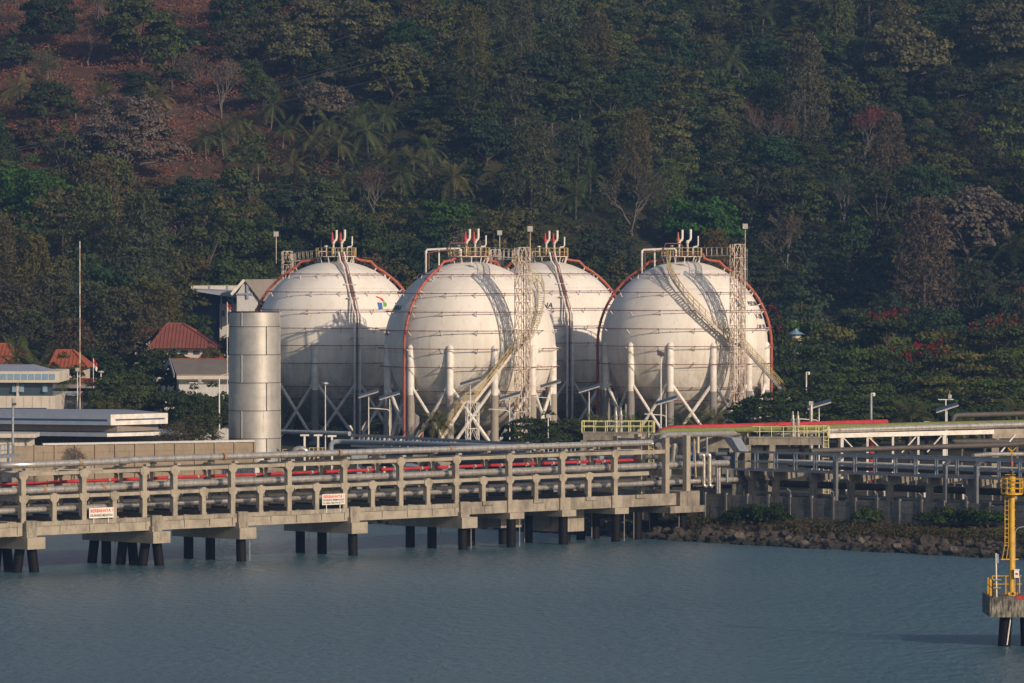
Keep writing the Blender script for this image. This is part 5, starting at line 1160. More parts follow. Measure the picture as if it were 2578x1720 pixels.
# small blue shrine roof among right trees and a bright shed
t = thing('teal_roof_kiosk', 'tiny teal pointed roof peeping from the trees right of the tanks', 'kiosk', P(2003, 830, 725)); a = P(2003, 826, 725); mb = MB(); mb.lathe([(1.2, a.z - .8), (.4, a.z - .4), (0.08, a.z), (.08, a.z + .9), (0, a.z + 1)], (a.x, 725, 0), 8); build(mb, 'roof', M['glass_lt'], t)
mb = MB(); mb.lathe([(.7, 3), (.7, a.z - .8)], (a.x, 725, 0), 8); build(mb, 'wall', M['plaster'], t)
t = thing('white_hut', 'small white hut glimpsed through the dark trees on the right', 'hut', P(2190, 965, 672)); a = P(2190, 955, 672); bpart(t, 'wall', 'white', a.x - .9, a.x + .9, 672, 674, 3, a.z); bpart(t, 'roof', 'tile_red', a.x - 1.1, a.x + 1.1, 671.7, 674.4, a.z, a.z + .2)
# overhead cables across the slope
for i, (x0, y0, x1, y1, lab) in enumerate(((-60, 330, 1260, -30, 'uppermost cable crossing the hillside'), (-60, 395, 1330, 20, 'cable crossing the hillside second from the top'), (-60, 402, 1420, 10, 'cable crossing the hillside just under the second one'), (200, 330, 1600, -40, 'cable crossing the hillside to the top edge right of centre'), (620, 275, 1700, -20, 'lowest cable crossing the hillside right of centre'))):
    Yc = 812 + i * 3; a, b = P(x0, y0, Yc - 20), P(x1, y1, Yc + 10); pts = [a.lerp(b, k / 16) - V((0, 0, 1.2 * math.sin(math.pi * k / 16))) for k in range(17)]
    mb = MB(); mb.tube(pts, .022, 3); tag(build(mb, 'overhead_cable', M['galv_dark']), lab, 'cable', 'overhead cables crossing the slope')
# ------------------------------------------------------------------ vegetation
def leafmat(name, trans=.28, dark=1.0, var=(.6, 1.4), s1=.55):
    m = bpy.data.materials.new(name); m.use_nodes = True; n = m.node_tree; n.nodes.remove(n.nodes['Principled BSDF']); out = n.nodes['Material Output']
    oi = n.nodes.new('ShaderNodeObjectInfo'); co = coords(n)
    v1 = ramp(n, noise_tex(n, co, s1, 3, .6), [(.3, (var[0],) * 3), (.7, (var[1],) * 3)])
    v2 = ramp(n, noise_tex(n, co, 3.5, 3, .7), [(.3, (.6, .62, .6)), (.7, (1.35, 1.3, 1.15))])
    c = mix(n, 1.0, oi.outputs['Color'], v1, 'MULTIPLY'); c = mix(n, 1.0, c, v2, 'MULTIPLY')
    hs = n.nodes.new('ShaderNodeHueSaturation'); n.links.new(c, hs.inputs['Color']); mr = N(n, 'ShaderNodeMapRange'); mr.inputs[3].default_value = .485; mr.inputs[4].default_value = .515
    n.links.new(oi.outputs['Random'], mr.inputs[0]); n.links.new(mr.outputs[0], hs.inputs['Hue']); c = hs.outputs[0]
    d = n.nodes.new('ShaderNodeBsdfDiffuse'); t = n.nodes.new('ShaderNodeBsdfTranslucent'); n.links.new(c, d.inputs[0]); n.links.new(c, t.inputs[0])
    ms = n.nodes.new('ShaderNodeMixShader'); ms.inputs[0].default_value = trans; n.links.new(d.outputs[0], ms.inputs[1]); n.links.new(t.outputs[0], ms.inputs[2]); n.links.new(ms.outputs[0], out.inputs[0])
    return m
ML = leafmat('foliage'); MLB = leafmat('dry_foliage', .1, var=(.7, 1.25))
MBK = simple('bark', (.09, .072, .058), (.06, .048, .04), .9, scale=1.5); MBKL = simple('pale_bark', (.15, .13, .11), (.10, .085, .075), .9, scale=1.5)
def norm(a): return a / np.maximum(1e-9, np.linalg.norm(a, axis=1, keepdims=True))
def leaf_quads(P0, Nn, size, aspect=1.0, drop=0.0):
    """diamond leaf sprays at P0 facing Nn"""
    k = len(P0); r = norm(rng.normal(size=(k, 3))); t = norm(np.cross(Nn, r)); b = np.cross(Nn, t)
    sz = (size * rng.uniform(.6, 1.35, (k, 1)))
    q = np.stack([P0 - t * sz * .5, P0 - b * sz * .5 * aspect + Nn * sz * .12, P0 + t * sz * .5, P0 + b * sz * .5 * aspect - Nn * sz * .06], 1)
    return q.reshape(-1, 3)
def np_mesh(name, verts, mats):
    nq = len(verts) // 4; me = bpy.data.meshes.new(name); me.vertices.add(len(verts)); me.vertices.foreach_set('co', verts.astype(np.float32).ravel())
    me.loops.add(nq * 4); me.loops.foreach_set('vertex_index', np.arange(nq * 4, dtype=np.int32)); me.polygons.add(nq)
    me.polygons.foreach_set('loop_start', np.arange(0, nq * 4, 4, dtype=np.int32)); me.polygons.foreach_set('loop_total', np.full(nq, 4, dtype=np.int32))
    me.materials.append(mats); me.update(); me.validate(); return me
def cluster_crown(clumps, per, size, spread, outc, up=.5, aspect=1.0, rnd=.7):
    """clumps: (x,y,z,radius) rows; leaves scattered on each clump's upper/outer shell"""
    vs = []
    for (x, y, z, r) in clumps:
        k = max(6, int(per * (r ** 2))); d = norm(rng.normal(size=(k, 3))); d[:, 2] = np.abs(d[:, 2]) * .75 + d[:, 2] * .25
        rad = r * rng.uniform(.55, 1.05, (k, 1)) ** .6; p = np.array([x, y, z]) + d * rad * np.array(spread)
        o = norm(p - np.array(outc)); nn = norm(d * .9 + o * .35 + np.array([0, 0, up]) + rng.normal(size=(k, 3)) * rnd); vs.append(leaf_quads(p, nn, size, aspect))
    return np.concatenate(vs)
def limbs(mb, base, clumps, r0, zsplit, nl=7):
    base = V(base); top = V((base.x + random.uniform(-.4, .4), base.y + random.uniform(-.4, .4), zsplit)); mb.tube([base, base.lerp(top, .5) + V((random.uniform(-.2, .2), random.uniform(-.2, .2), 0)), top], [r0, r0 * .8, r0 * .65], 7)
    for c in random.sample(list(clumps), min(nl, len(clumps))):
        e = V(c[:3]); m_ = top.lerp(e, .5) + V((random.uniform(-.5, .5), random.uniform(-.5, .5), random.uniform(-.2, .5))); mb.tube([top, m_, e], [r0 * .5, r0 * .3, r0 * .1], 5)
def proto(name, crown_vs, trunk_mb, mat, bark, crown_name='crown'):
    t = bpy.data.objects.new(name, None); 
    me = np_mesh('crown', crown_vs, mat); c = bpy.data.objects.new(crown_name, me); c.parent = t
    o = bpy.data.meshes.new('trunk'); o.from_pydata(trunk_mb.v, [], trunk_mb.f); o.materials.append(bark); k = bpy.data.objects.new('trunk', o); k.parent = t
    return t
def spawn(pr, loc, rz, sc, label, cat, group, color, scz=None, barkcol=None, extra=None):
    r = bpy.data.objects.new(pr.name.split('.')[0], None); COL.objects.link(r); r.location = loc; r.rotation_euler = (0, 0, rz); r.scale = (sc, sc, scz or sc)
    tag(r, label, cat, group)
    for ch in pr.children:
        c = ch.copy(); COL.objects.link(c); c.parent = r; c.color = (*color, 1) if ch.name.split('.')[0] != 'trunk' else (1, 1, 1, 1)
    return r
PROTO = {}
def ell_clumps(n, rx, rz, zc, rmin, rmax, low=-.5, lump=0.0, ry=None):
    out = []; g = 0
    while len(out) < n and g < n * 40:
        g += 1; d = norm(rng.normal(size=(1, 3)))[0]
        if d[2] < low: continue
        f = rng.uniform(.55, 1.0) ** .5; r = rng.uniform(rmin, rmax); k = 1 + lump * noise.noise(V((d * 2.1 + rng.uniform(0, .01)).tolist()))
        out.append((d[0] * rx * f * k, d[1] * (ry or rx) * f * k, zc + d[2] * rz * f * k, r))
    return out
for i in range(4):   # dense round broadleaf, crown about 10 m across
    cl_ = ell_clumps(80, 4.3, 3.9, 6.4, .8, 1.6, -.6, .4); vs = cluster_crown(cl_, 60, .38, (1, 1, .8), (0, 0, 5.5)); mb = MB(); limbs(mb, (0, 0, -2), cl_, .34, 3.4); PROTO['round%d' % i] = proto('broadleaf_tree', vs, mb, ML, MBK)
cl_ = ell_clumps(200, 7.0, 6.0, 8.5, .8, 1.7, -.6, .4); vs = cluster_crown(cl_, 60, .36, (1, 1, .8), (0, 0, 6.5)); mb = MB(); limbs(mb, (0, 0, -2), cl_, .5, 4, 14); PROTO['giant0'] = proto('giant_tree', vs, mb, MLB, MBKL)
for i in range(3):   # tall lumpy loose tree
    cl_ = ell_clumps(38, 3.3, 5.4, 8.2, .8, 1.5, -.8, .5); vs = cluster_crown(cl_, 42, .42, (1, 1, .75), (0, 0, 7)); mb = MB(); limbs(mb, (0, 0, -2), cl_, .3, 5.5, 9); PROTO['tall%d' % i] = proto('tall_tree', vs, mb, ML, MBK)
for i in range(3):   # flat layered rain tree, 16 m across
    cl_ = []
    for L in range(5):
        z = 4.2 + L * 1.35; rr = 7.6 * math.sqrt(max(.1, 1 - (L / 5.3) ** 2))
        for _ in range(30 - L * 4): a = rng.uniform(0, 6.283); q = rr * rng.uniform(.25, 1) ** .5; cl_.append((q * math.cos(a), q * math.sin(a), z + rng.uniform(-.3, .3), rng.uniform(1.0, 1.9)))
    vs = cluster_crown(cl_, 40, .40, (1.15, 1.15, .5), (0, 0, 2), .55, rnd=.7); mb = MB(); limbs(mb, (0, 0, -1), cl_, .45, 2.6, 12); PROTO['rain%d' % i] = proto('rain_tree', vs, mb, ML, MBK)
for i in range(3):   # feathery casuarina-like
    vs = []
    for _ in range(560):
        a = rng.uniform(0, 6.283); h = rng.uniform(0, 1) ** .8; r = (3.1 * (1 - h) ** .55 + .3) * rng.uniform(.2, 1) ** .5; p0 = np.array([r * math.cos(a), r * math.sin(a), 2.2 + 11.5 * h]); dirn = np.array([math.cos(a) * .7, math.sin(a) * .7, rng.uniform(-.1, .9)])
        k = 11; s = np.linspace(0, 1.5, k)[:, None]; p = p0 + dirn * s + np.array([0, 0, -.35]) * s ** 2 + rng.normal(size=(k, 3)) * .12; vs.append(leaf_quads(p, norm(rng.normal(size=(k, 3)) + np.array([math.cos(a), math.sin(a), .4])), .5, .22))
    mb = MB(); mb.tube([(0, 0, -2), (.1, 0, 6), (0, .1, 13)], [.25, .16, .03], 6)
    for _ in range(16): h = rng.uniform(3, 11); a = rng.uniform(0, 6.28); l = 3 * (1 - h / 15); mb.tube([(0, 0, h), (l * .6 * math.cos(a), l * .6 * math.sin(a), h + .8), (l * math.cos(a), l * math.sin(a), h + 1.9)], [.07, .04, .015], 4)
    PROTO['feather%d' % i] = proto('feathery_tree', np.concatenate(vs), mb, MLB, MBK)
def branchy(mb, p, d, L, r, depth, tips):
    q = p + d * L; mb.tube([p, (p + q) / 2 + V((random.uniform(-.1, .1), random.uniform(-.1, .1), 0)) * L, q], [r, r * .82, r * .62], 5 if r > .05 else 3, cap=False)
    if depth == 0: tips.append(q); return
    for k in range(3 if depth > 1 else 4):
        nd = (d + V((random.uniform(-1, 1), random.uniform(-1, 1), random.uniform(-.25, .75))) * .8).normalized(); branchy(mb, q if k else p.lerp(q, .7), nd, L * random.uniform(.62, .82), r * .6, depth - 1, tips)
for i in range(3):   # leafless, with sparse dry leaf
    mb = MB(); tips = []; branchy(mb, V((0, 0, -1.5)), V((.04, 0, 1)), 4.2, .22, 5, tips); tp = np.array([list(t) for t in tips]); tp = np.repeat(tp, 5, 0) + rng.normal(size=(len(tp) * 5, 3)) * .45
    vs = leaf_quads(tp, norm(rng.normal(size=tp.shape) + np.array([0, 0, .6])), .3, .5); PROTO['bare%d' % i] = proto('bare_tree', vs, mb, MLB, MBKL)
for i in range(2):   # coconut palm
    vs = []; TP = np.array([.5, 0, 8.0])
    for f in range(24):
        a = f * 2.4 + rng.uniform(-.2, .2); el = rng.uniform(-.5, 1.2); k = 30; s = np.linspace(.05, 1, k); L = 4.1 * rng.uniform(.85, 1.1)
        hx = np.cos(el) * s * L * (1 - .12 * s); hz = np.sin(el) * s * L - (.85 + .55 * math.cos(el)) * s ** 2.2 * 1.3
        c_ = np.stack([TP[0] + math.cos(a) * hx, TP[1] + math.sin(a) * hx, TP[2] + hz], 1); side = np.array([-math.sin(a), math.cos(a), 0])
        for sg in (-1, 1):
            ll = (.2 + .62 * np.sin(np.pi * np.clip(s, .08, .97)))[:, None]; tip = c_ + (side * sg * .8 + np.array([math.cos(a) * .45, math.sin(a) * .45, -.35])) * ll
            w_ = np.gradient(c_, axis=0) * .24; q = np.stack([c_ - w_, c_ + w_, tip + w_ * .4, tip - w_ * .4], 1); vs.append(q.reshape(-1, 3))
        g_ = np.gradient(c_, axis=0); q = np.stack([c_ - side * .035 - g_ * .5, c_ + side * .035 - g_ * .5, c_ + side * .035 + g_ * .5, c_ - side * .035 + g_ * .5], 1); vs.append(q.reshape(-1, 3))
    mb = MB(); mb.tube([(0, 0, -2), (.1, 0, 3), (.35, 0, 6), (.5, 0, 8.1)], [.22, .16, .13, .14], 8); PROTO['palm%d' % i] = proto('coconut_palm', np.concatenate(vs), mb, ML, MBKL)
for i in range(2):   # banana plants
    vs = []
    for f in range(9):
        a = f * 2.4; el = rng.uniform(.5, 1.3); k = 9; s = np.linspace(0, 1, k + 1); L = rng.uniform(1.9, 2.7); hx = np.cos(el) * s * L; hz = 1.4 + np.sin(el) * s * L - .9 * s ** 2.5; c_ = np.stack([math.cos(a) * hx, math.sin(a) * hx, hz], 1); side = np.array([-math.sin(a), math.cos(a), -.1]); wd_ = (.30 * np.sin(np.pi * np.clip(s, .05, .98)) + .03)[:, None]
        for sg in (-1, 1): e_ = c_ + side * wd_ * sg - np.array([0, 0, .06]); vs.append(np.stack([c_[:-1], c_[1:], e_[1:], e_[:-1]], 1).reshape(-1, 3))
    mb = MB(); mb.tube([(0, 0, -1), (0, 0, 1.7)], [.16, .1], 7); PROTO['banana%d' % i] = proto('banana_plant', np.concatenate(vs), mb, ML, MBKL)
for i in range(3):   # bush
    cl_ = ell_clumps(20, 1.5, 1.1, .8, .5, .9, -.2, .3); vs = cluster_crown(cl_, 90, .26, (1, 1, .8), (0, 0, 0)); mb = MB(); limbs(mb, (0, 0, -.5), cl_, .06, .4, 6); PROTO['bush%d' % i] = proto('bush', vs, mb, ML, MBK)

used = {}
def uniq(s):
    used[s] = used.get(s, 0) + 1; return s
ORD = ['', 'second ', 'third ', 'fourth ', 'fifth ', 'sixth ', 'seventh ', 'eighth ']
def put(kind, px, py_base, Y, sc, color, label, cat, group=None, z=None, scz=None, rz=None):
    x = XX(px, Y); z = gz(x, Y) if z is None else z
    return spawn(PROTO[kind], (x, Y, z), random.uniform(0, 6.28) if rz is None else rz, sc, label, cat, group, color, scz)
GR = dict(dark=(.044, .060, .025), mid=(.066, .084, .030), belt=(.070, .098, .028), belt2=(.105, .110, .032), belt3=(.050, .078, .026), bright=(.050, .105, .022), olive=(.090, .092, .036), blue=(.038, .062, .034), brown=(.076, .078, .046), grey=(.125, .105, .088), pale=(.110, .108, .055), red=(.17, .028, .028), rust=(.085, .048, .034), palm=(.082, .108, .042), yell=(.125, .13, .05))
CN = dict(dark='dark green', mid='mid green', bright='bright green', olive='olive', blue='bluish green', brown='brownish', grey='grey-brown', pale='pale yellowish', red='red-leaved', rust='rusty', palm='green', yell='yellow-green')
KN = dict(round='bushy tree', tall='lumpy tree', rain='spreading tree', feather='feathery tree', bare='bare-branched tree', palm='coconut palm', banana='banana plant', bush='bush')
placed = []
# distance on the slope that shows at a given picture row: march along the ray
def hill_hit(px, py):
    d = ray(px, py); y = 738.0
    while y < 1300:
        t = y / d.y; z = H + d.z * t
        if gz(d.x * t, y) >= z: return d.x * t, y
        y += 1.0
    return d.x * 1300 / d.y, 1300
# trees a viewer can single out, (kind, px, py of foot, size in m, colour, label)
special = [
 ('giant0', 322, 455, 17, 'grey', 'huge rounded grey-brown tree on the left slope, biggest crown of the hillside'),
 ('round0', 130, 640, 14, 'bright', 'large bright green tree low on the left slope, above the mast'),
 ('round2', 60, 560, 11, 'bright', 'bright green tree left of the largest bright green one'),
 ('round3', 612, 720, 11.5, 'mid', 'neat round green tree above the rim of the steel stack'),
 ('bare0', 2180, 425, 12, 'red', 'red-leaved tree high on the slope right of the tanks'),
 ('bare1', 1935, 420, 12, 'rust', 'slender rusty-leaved tree left of the red one'),
 ('bare2', 235, 650, 8, 'grey', 'small dead white-branched tree beside the mast top'),
 ('bare0', 945, 575, 11, 'rust', 'bare Y-trunked tree rising between the coconut palms and the left tanks'),
 ('tall0', 1680, 400, 15, 'olive', 'tall olive tree standing out above the left shoulder of the right tank'),
 ('tall1', 1690, 470, 13, 'yell', 'yellow-green vine-hung tree right under the tall olive one'),
 ('bare1', 1590, 600, 13, 'brown', 'pale bare tree between the vents of the two right tanks'),
 ('round2', 2270, 235, 16, 'pale', 'broad tan-topped tree high on the right slope'),
 ('round1', 2500, 170, 14, 'brown', 'brown-topped tree at the upper right edge'),
 ('round0', 2440, 680, 15, 'grey', 'dim greyish spreading crown low at the right edge of the slope'),
 ('round3', 355, 170, 13, 'mid', 'bushy green tree alone on the dry upper left slope'),
 ('round0', 120, 320, 9, 'dark', 'dark green bush on the dry slope at the left'),
 ('tall2', 600, 190, 12, 'brown', 'brownish tree bordering the dry slope at upper left'),
 ('round1', 800, 130, 11, 'pale', 'pale-topped tree on the upper slope left of centre'),
 ('round2', 745, 190, 11, 'pale', 'second pale-topped tree, just below and left of the first'),
 ('round3', 925, 150, 11, 'pale', 'pale yellowish tree on the upper slope near the cables'),
 ('round0', 990, 270, 12, 'olive', 'olive domed tree in mid slope above the dip between the left tanks'),
 ('round2', 810, 330, 10, 'grey', 'greyish tree with pale twigs right of the topmost coconut palm'),
 ('tall1', 1300, 330, 12, 'brown', 'brownish upright tree in the middle of the slope'),
 ('round1', 1120, 640, 10, 'bright', 'bright green low tree behind the vents of the left front tank'),
 ('round1', 1290, 660, 10, 'olive', 'olive tree low behind the gap between the left front tank and its tower'),
 ('round3', 880, 660, 10, 'olive', 'olive tree low behind the vents of the stack-side tank'),
 ('round2', 1760, 650, 12, 'bright', 'bright green tree behind the winding-stair tank\'s vents'),
]
for kind, px, py, size, colr, lab in special:
    x, y = hill_hit(px, py); base = {'giant': 16.5, 'round': 10.5, 'tall': 14, 'bare': 13.0}[kind[:-1]]; s = size / base
    spawn(PROTO[kind], (x, y, gz(x, y) - (.8 if kind[:4] == 'bare' else 2.4) * s), random.uniform(0, 6), s, lab, 'tree', None, GR[colr]); placed.append((x, y, size * .42))
palms = [(404, 310, ), (520, 400), (565, 405), (730, 480), (650, 470), (765, 290), (790, 345), (835, 370), (680, 330), (870, 500), (905, 520), (1010, 505), (975, 470), (930, 400), (1085, 440), (850, 420), (890, 365), (600, 365), (1040, 480), (710, 385), (160, 300), (45, 290), (250, 300), (1835, 215), (1800, 175), (1915, 95), (2545, 700), (780, 415), (960, 345), (625, 420), (1150, 520), (1480, 520), (1450, 560)]
pl = ['on the dry slope above the grey-brown giant', 'leaning out right of the grey-brown giant', 'its close neighbour right of the grey-brown giant', 'with the fullest crown of the palm grove', 'left of the fullest palm', 'topmost of the palm grove', 'just under the topmost palm', 'right of the topmost palm', 'upper left of the palm grove', 'low in the palm grove, over the stack-side tank', 'right of the low palm over the stack-side tank', 'with golden fronds by the Y-trunked bare tree', 'behind the golden-fronded palm', 'in the middle right of the palm grove', 'at the right end of the palm grove', 'in the heart of the palm grove', 'upper right of the palm grove', 'between the two groups of palms', 'below the right end of the grove', 'above the fullest palm', 'at the left end of the dry slope palms', 'at the left edge on the dry slope', 'right of the dry slope palms', 'high on the right slope with drooping pale fronds', 'next to the drooping one high on the right slope', 'near the top edge, right of centre', 'peeping over the dark trees at the right edge', 'just right of the fullest palm', 'far side of the grove, near its top', 'tucked left below the full crowned palm', 'right of the golden-fronded palm', 'alone above the gap before the right tank', 'low and dim above the gap before the right tank']
for i, ((px, py), lb) in enumerate(zip([p[:2] for p in palms], pl)):
    x, y = hill_hit(px, py); s = random.uniform(.88, 1.15); spawn(PROTO['palm%d' % (i % 2)], (x, y, gz(x, y) - 4.2 * s), random.uniform(0, 6), s, 'coconut palm ' + lb, 'palm', 'coconut palms on the hillside', GR['palm'] if i % 3 else GR['yell']); placed.append((x, y, 2.0)); placed.append((x - x * .008, y - 7, 2.6))
bananas = [(40, 120), (60, 95), (25, 135), (350, 18), (190, 300), (120, 200), (1440, 300), (1460, 310), (1560, 295), (1580, 300), (1390, 330), (2060, 20), (1760, 70), (1985, 150), (1860, 200), (1700, 240), (1320, 470), (1280, 480), (1200, 470)]
bl = ['at the upper left edge', 'right of the upper left pair', 'below the upper left pair', 'on the bare ridge at the top left', 'on the dry slope beside the small palms', 'above the dry slope at left', 'with upright leaves in mid slope', 'beside the upright one in mid slope', 'left of the tall olive tree', 'closest to the tall olive tree', 'lowest of the mid slope group', 'near the top edge at right', 'on the grassy patch right of centre', 'below the grassy patch on the right slope', 'beside the drooping palm on the right', 'under the drooping palm on the right', 'in the hollow above the left front tank', 'left one in the hollow above the left front tank', 'at the left end of the hollow above the tanks']
for i, ((px, py), lb) in enumerate(zip(bananas, bl)):
    x, y = hill_hit(px, py + 14); spawn(PROTO['banana%d' % (i % 2)], (x, y, gz(x, y)), random.uniform(0, 6), random.uniform(1.1, 1.6), 'banana plant ' + lb, 'banana plant', 'banana plants on the hillside', (.06, .105, .03)); placed.append((x, y, 1.0))
# the rest of the hillside trees, thinned so that crowns stand apart
cands = []
for _ in range(26000):
    y = 740 + (1000 - 740) * random.random(); half = 1289 / F * y * 1.06 + 2; x = random.uniform(-half, half); cands.append((x, y))
LMX = [(0, 'the left edge'), (110, 'the office building'), (205, 'the tall mast'), (330, 'the mango trees'), (450, 'the red hip roof'), (560, 'the flag by the stack'), (640, 'the steel stack'), (730, 'the stack-side lattice tower'), (846, 'the stack-side tank'), (960, 'the dip between the left tanks'), (1080, 'the orange-riser tank\'s left shoulder'), (1183, 'the orange-riser tank\'s vents'), (1300, 'the orange-riser tank\'s tower'), (1400, 'the twin-pipe tank'), (1500, 'the gap before the winding-stair tank'), (1620, 'the winding-stair tank\'s left shoulder'), (1740, 'the winding-stair tank\'s vents'), (1860, 'the winding-stair tank\'s tower'), (1980, 'the teal kiosk roof'), (2100, 'the twin safety valves'), (2220, 'the white dome camera'), (2384, 'the last solar lamp'), (2490, 'the yellow beacon'), (2600, 'the right edge')]
BANDS = [(60, 'at the very top'), (130, 'just under the top'), (210, 'high up'), (290, 'on the upper slope'), (370, 'above mid slope'), (450, 'at mid slope'), (530, 'below mid slope'), (610, 'on the lower slope'), (700, 'near the hill foot'), (2000, 'at the hill foot')]
def where(x, y, h=6):
    z = gz(x, y) + h; px = 1289 + x / y * F; py = 645 - (z - H) / y * F; lm = min(LMX, key=lambda a: abs(a[0] - px))[1]; bd = next(b for a, b in BANDS if py < a); return px, py, lm, bd
recs = []
for (x, y) in cands:
    near = (y - 740) / 260; r = random.uniform(2.7, 4.9)
    if any((x - a) ** 2 + ((y - b) * .8) ** 2 < (r + c) ** 2 * .88 for a, b, c in placed): continue
    px, py, lm, bd = where(x, y)
    if py < -40: continue
    dry = px < 420 + (200 if py < 60 else 0) and py < 360 - px * .12 + (0 if px > 200 else 20)
    if dry and random.random() < .45: placed.append((x, y, r)); continue
    q = random.random(); right = px > 1750
    if dry: kind, colr = ('bare', 'brown') if q < .5 else (('bare', 'rust') if q < .65 else ('round', 'brown' if q < .8 else 'dark'))
    elif px < 400 and 640 < py: kind, colr = 'feather', ('brown' if q < .5 else 'olive')
    elif q < .58: kind, colr = 'round', random.choice(['dark', 'dark', 'mid', 'blue', 'olive', 'mid'])
    elif q < .80: kind, colr = 'tall', random.choice(['dark', 'olive', 'mid', 'mid', 'blue'])
    elif q < .89: kind, colr = 'rain', random.choice(['dark', 'mid', 'blue'])
    elif q < .925: kind, colr = 'bare', random.choice(['brown', 'grey'])
    else: kind, colr = 'feather', random.choice(['olive', 'brown'])
    if right and py > 420 and colr in ('pale', 'grey', 'mid'): colr = 'dark'
    n_ = {'round': 4, 'tall': 3, 'rain': 3, 'feather': 3, 'bare': 3}[kind]; s = r / {'round': 4.6, 'tall': 3.9, 'rain': 6.6, 'feather': 3.4, 'bare': 4.6}[kind]
    recs.append([px, py, x, y, kind, colr, n_, s, lm, bd]); placed.append((x, y, r * .93))
    if len(recs) >= 430: break
recs.sort(); seen = {}
for rc in recs:
    key = (rc[4], rc[5], rc[8], rc[9]); seen.setdefault(key, []).append(rc)
for key, ls in seen.items():
    for j, rc in enumerate(ls):
        px, py, x, y, kind, colr, n_, s, lm, bd = rc
        base = '%s %s %s above %s' % (CN[colr], KN[kind], bd.replace('at the very top', 'topmost') if len(ls) > 1 else bd, lm)
        if len(ls) > 1: base = (['left one: ', 'right one: '] if len(ls) == 2 else ['leftmost: ', 'second: ', 'third: ', 'fourth: ', 'fifth: ', 'sixth: '])[min(j, 5)] + base
        while len(base.split()) > 16: base = base.replace(' the ', ' ', 1)
        c = tuple(v * random.uniform(.85, 1.18) for v in GR[colr])
        spawn(PROTO['%s%d' % (kind, random.randrange(n_))], (x, y, gz(x, y) - {'round': 2.4, 'tall': 3.2, 'rain': 3.4, 'feather': 1.5, 'bare': 1.5}[kind] * s), random.uniform(0, 6.28), s, base, 'tree', 'trees on the hillside', c, s * random.uniform(.85, 1.2))
print('hill trees', len(recs))
# undergrowth on the slope: nobody could count it
def undergrowth(name, label, npatch, per, size, region, color, mat=None, hmax=1.6, aspect=1.0):
    vs = []
    for _ in range(npatch):
        x, y = region(); z = gz(x, y); r = rng.uniform(.8, 2.4); k = per; d = norm(rng.normal(size=(k, 3))); d[:, 2] = np.abs(d[:, 2]); p = np.array([x, y, z - .2]) + d * r * rng.uniform(.6, 1.0, (k, 1)) * np.array([1, 1, hmax / 1.6])
        vs.append(leaf_quads(p, norm(d + np.array([0, 0, .5]) + rng.normal(size=(k, 3)) * .6), size, aspect))
    o = bpy.data.objects.new(name, np_mesh(name, np.concatenate(vs), mat or ML)); COL.objects.link(o); o.color = (*color, 1); tag(o, label, 'vegetation', kind='stuff'); return o
def slope_pt():
    while True:
        y = random.uniform(736, 1010); half = 1289 / F * y * 1.1 + 4; x = random.uniform(-half, half)
        if not (x < -30 - (y - 835) * .12 and y > 838): return x, y
def dry_pt():
    while True:
        y = random.uniform(832, 1000); x = random.uniform(-1289 / F * y * 1.1, -22)
        if x < -24 - (y - 835) * .10: return x, y
undergrowth('slope_undergrowth', 'tangled green undergrowth covering the hillside between the trees', 6000, 48, .46, slope_pt, (.036, .056, .026), hmax=3.4)
undergrowth('olive_undergrowth', 'olive scrub mixed into the hillside undergrowth', 900, 40, .42, slope_pt, (.075, .066, .036), MLB, 1.8)
undergrowth('dry_scrub', 'reddish dry scrub and grass on the upper left slope', 3200, 44, .36, dry_pt, (.21, .105, .068), MLB, 1.3, .4)
def foot_pt(): y = random.uniform(705, 740); return random.uniform(-90, 90), y
undergrowth('hill_foot_scrub', 'dark scrub along the foot of the hill behind the tanks', 900, 46, .45, foot_pt, (.030, .038, .018), hmax=4.5)

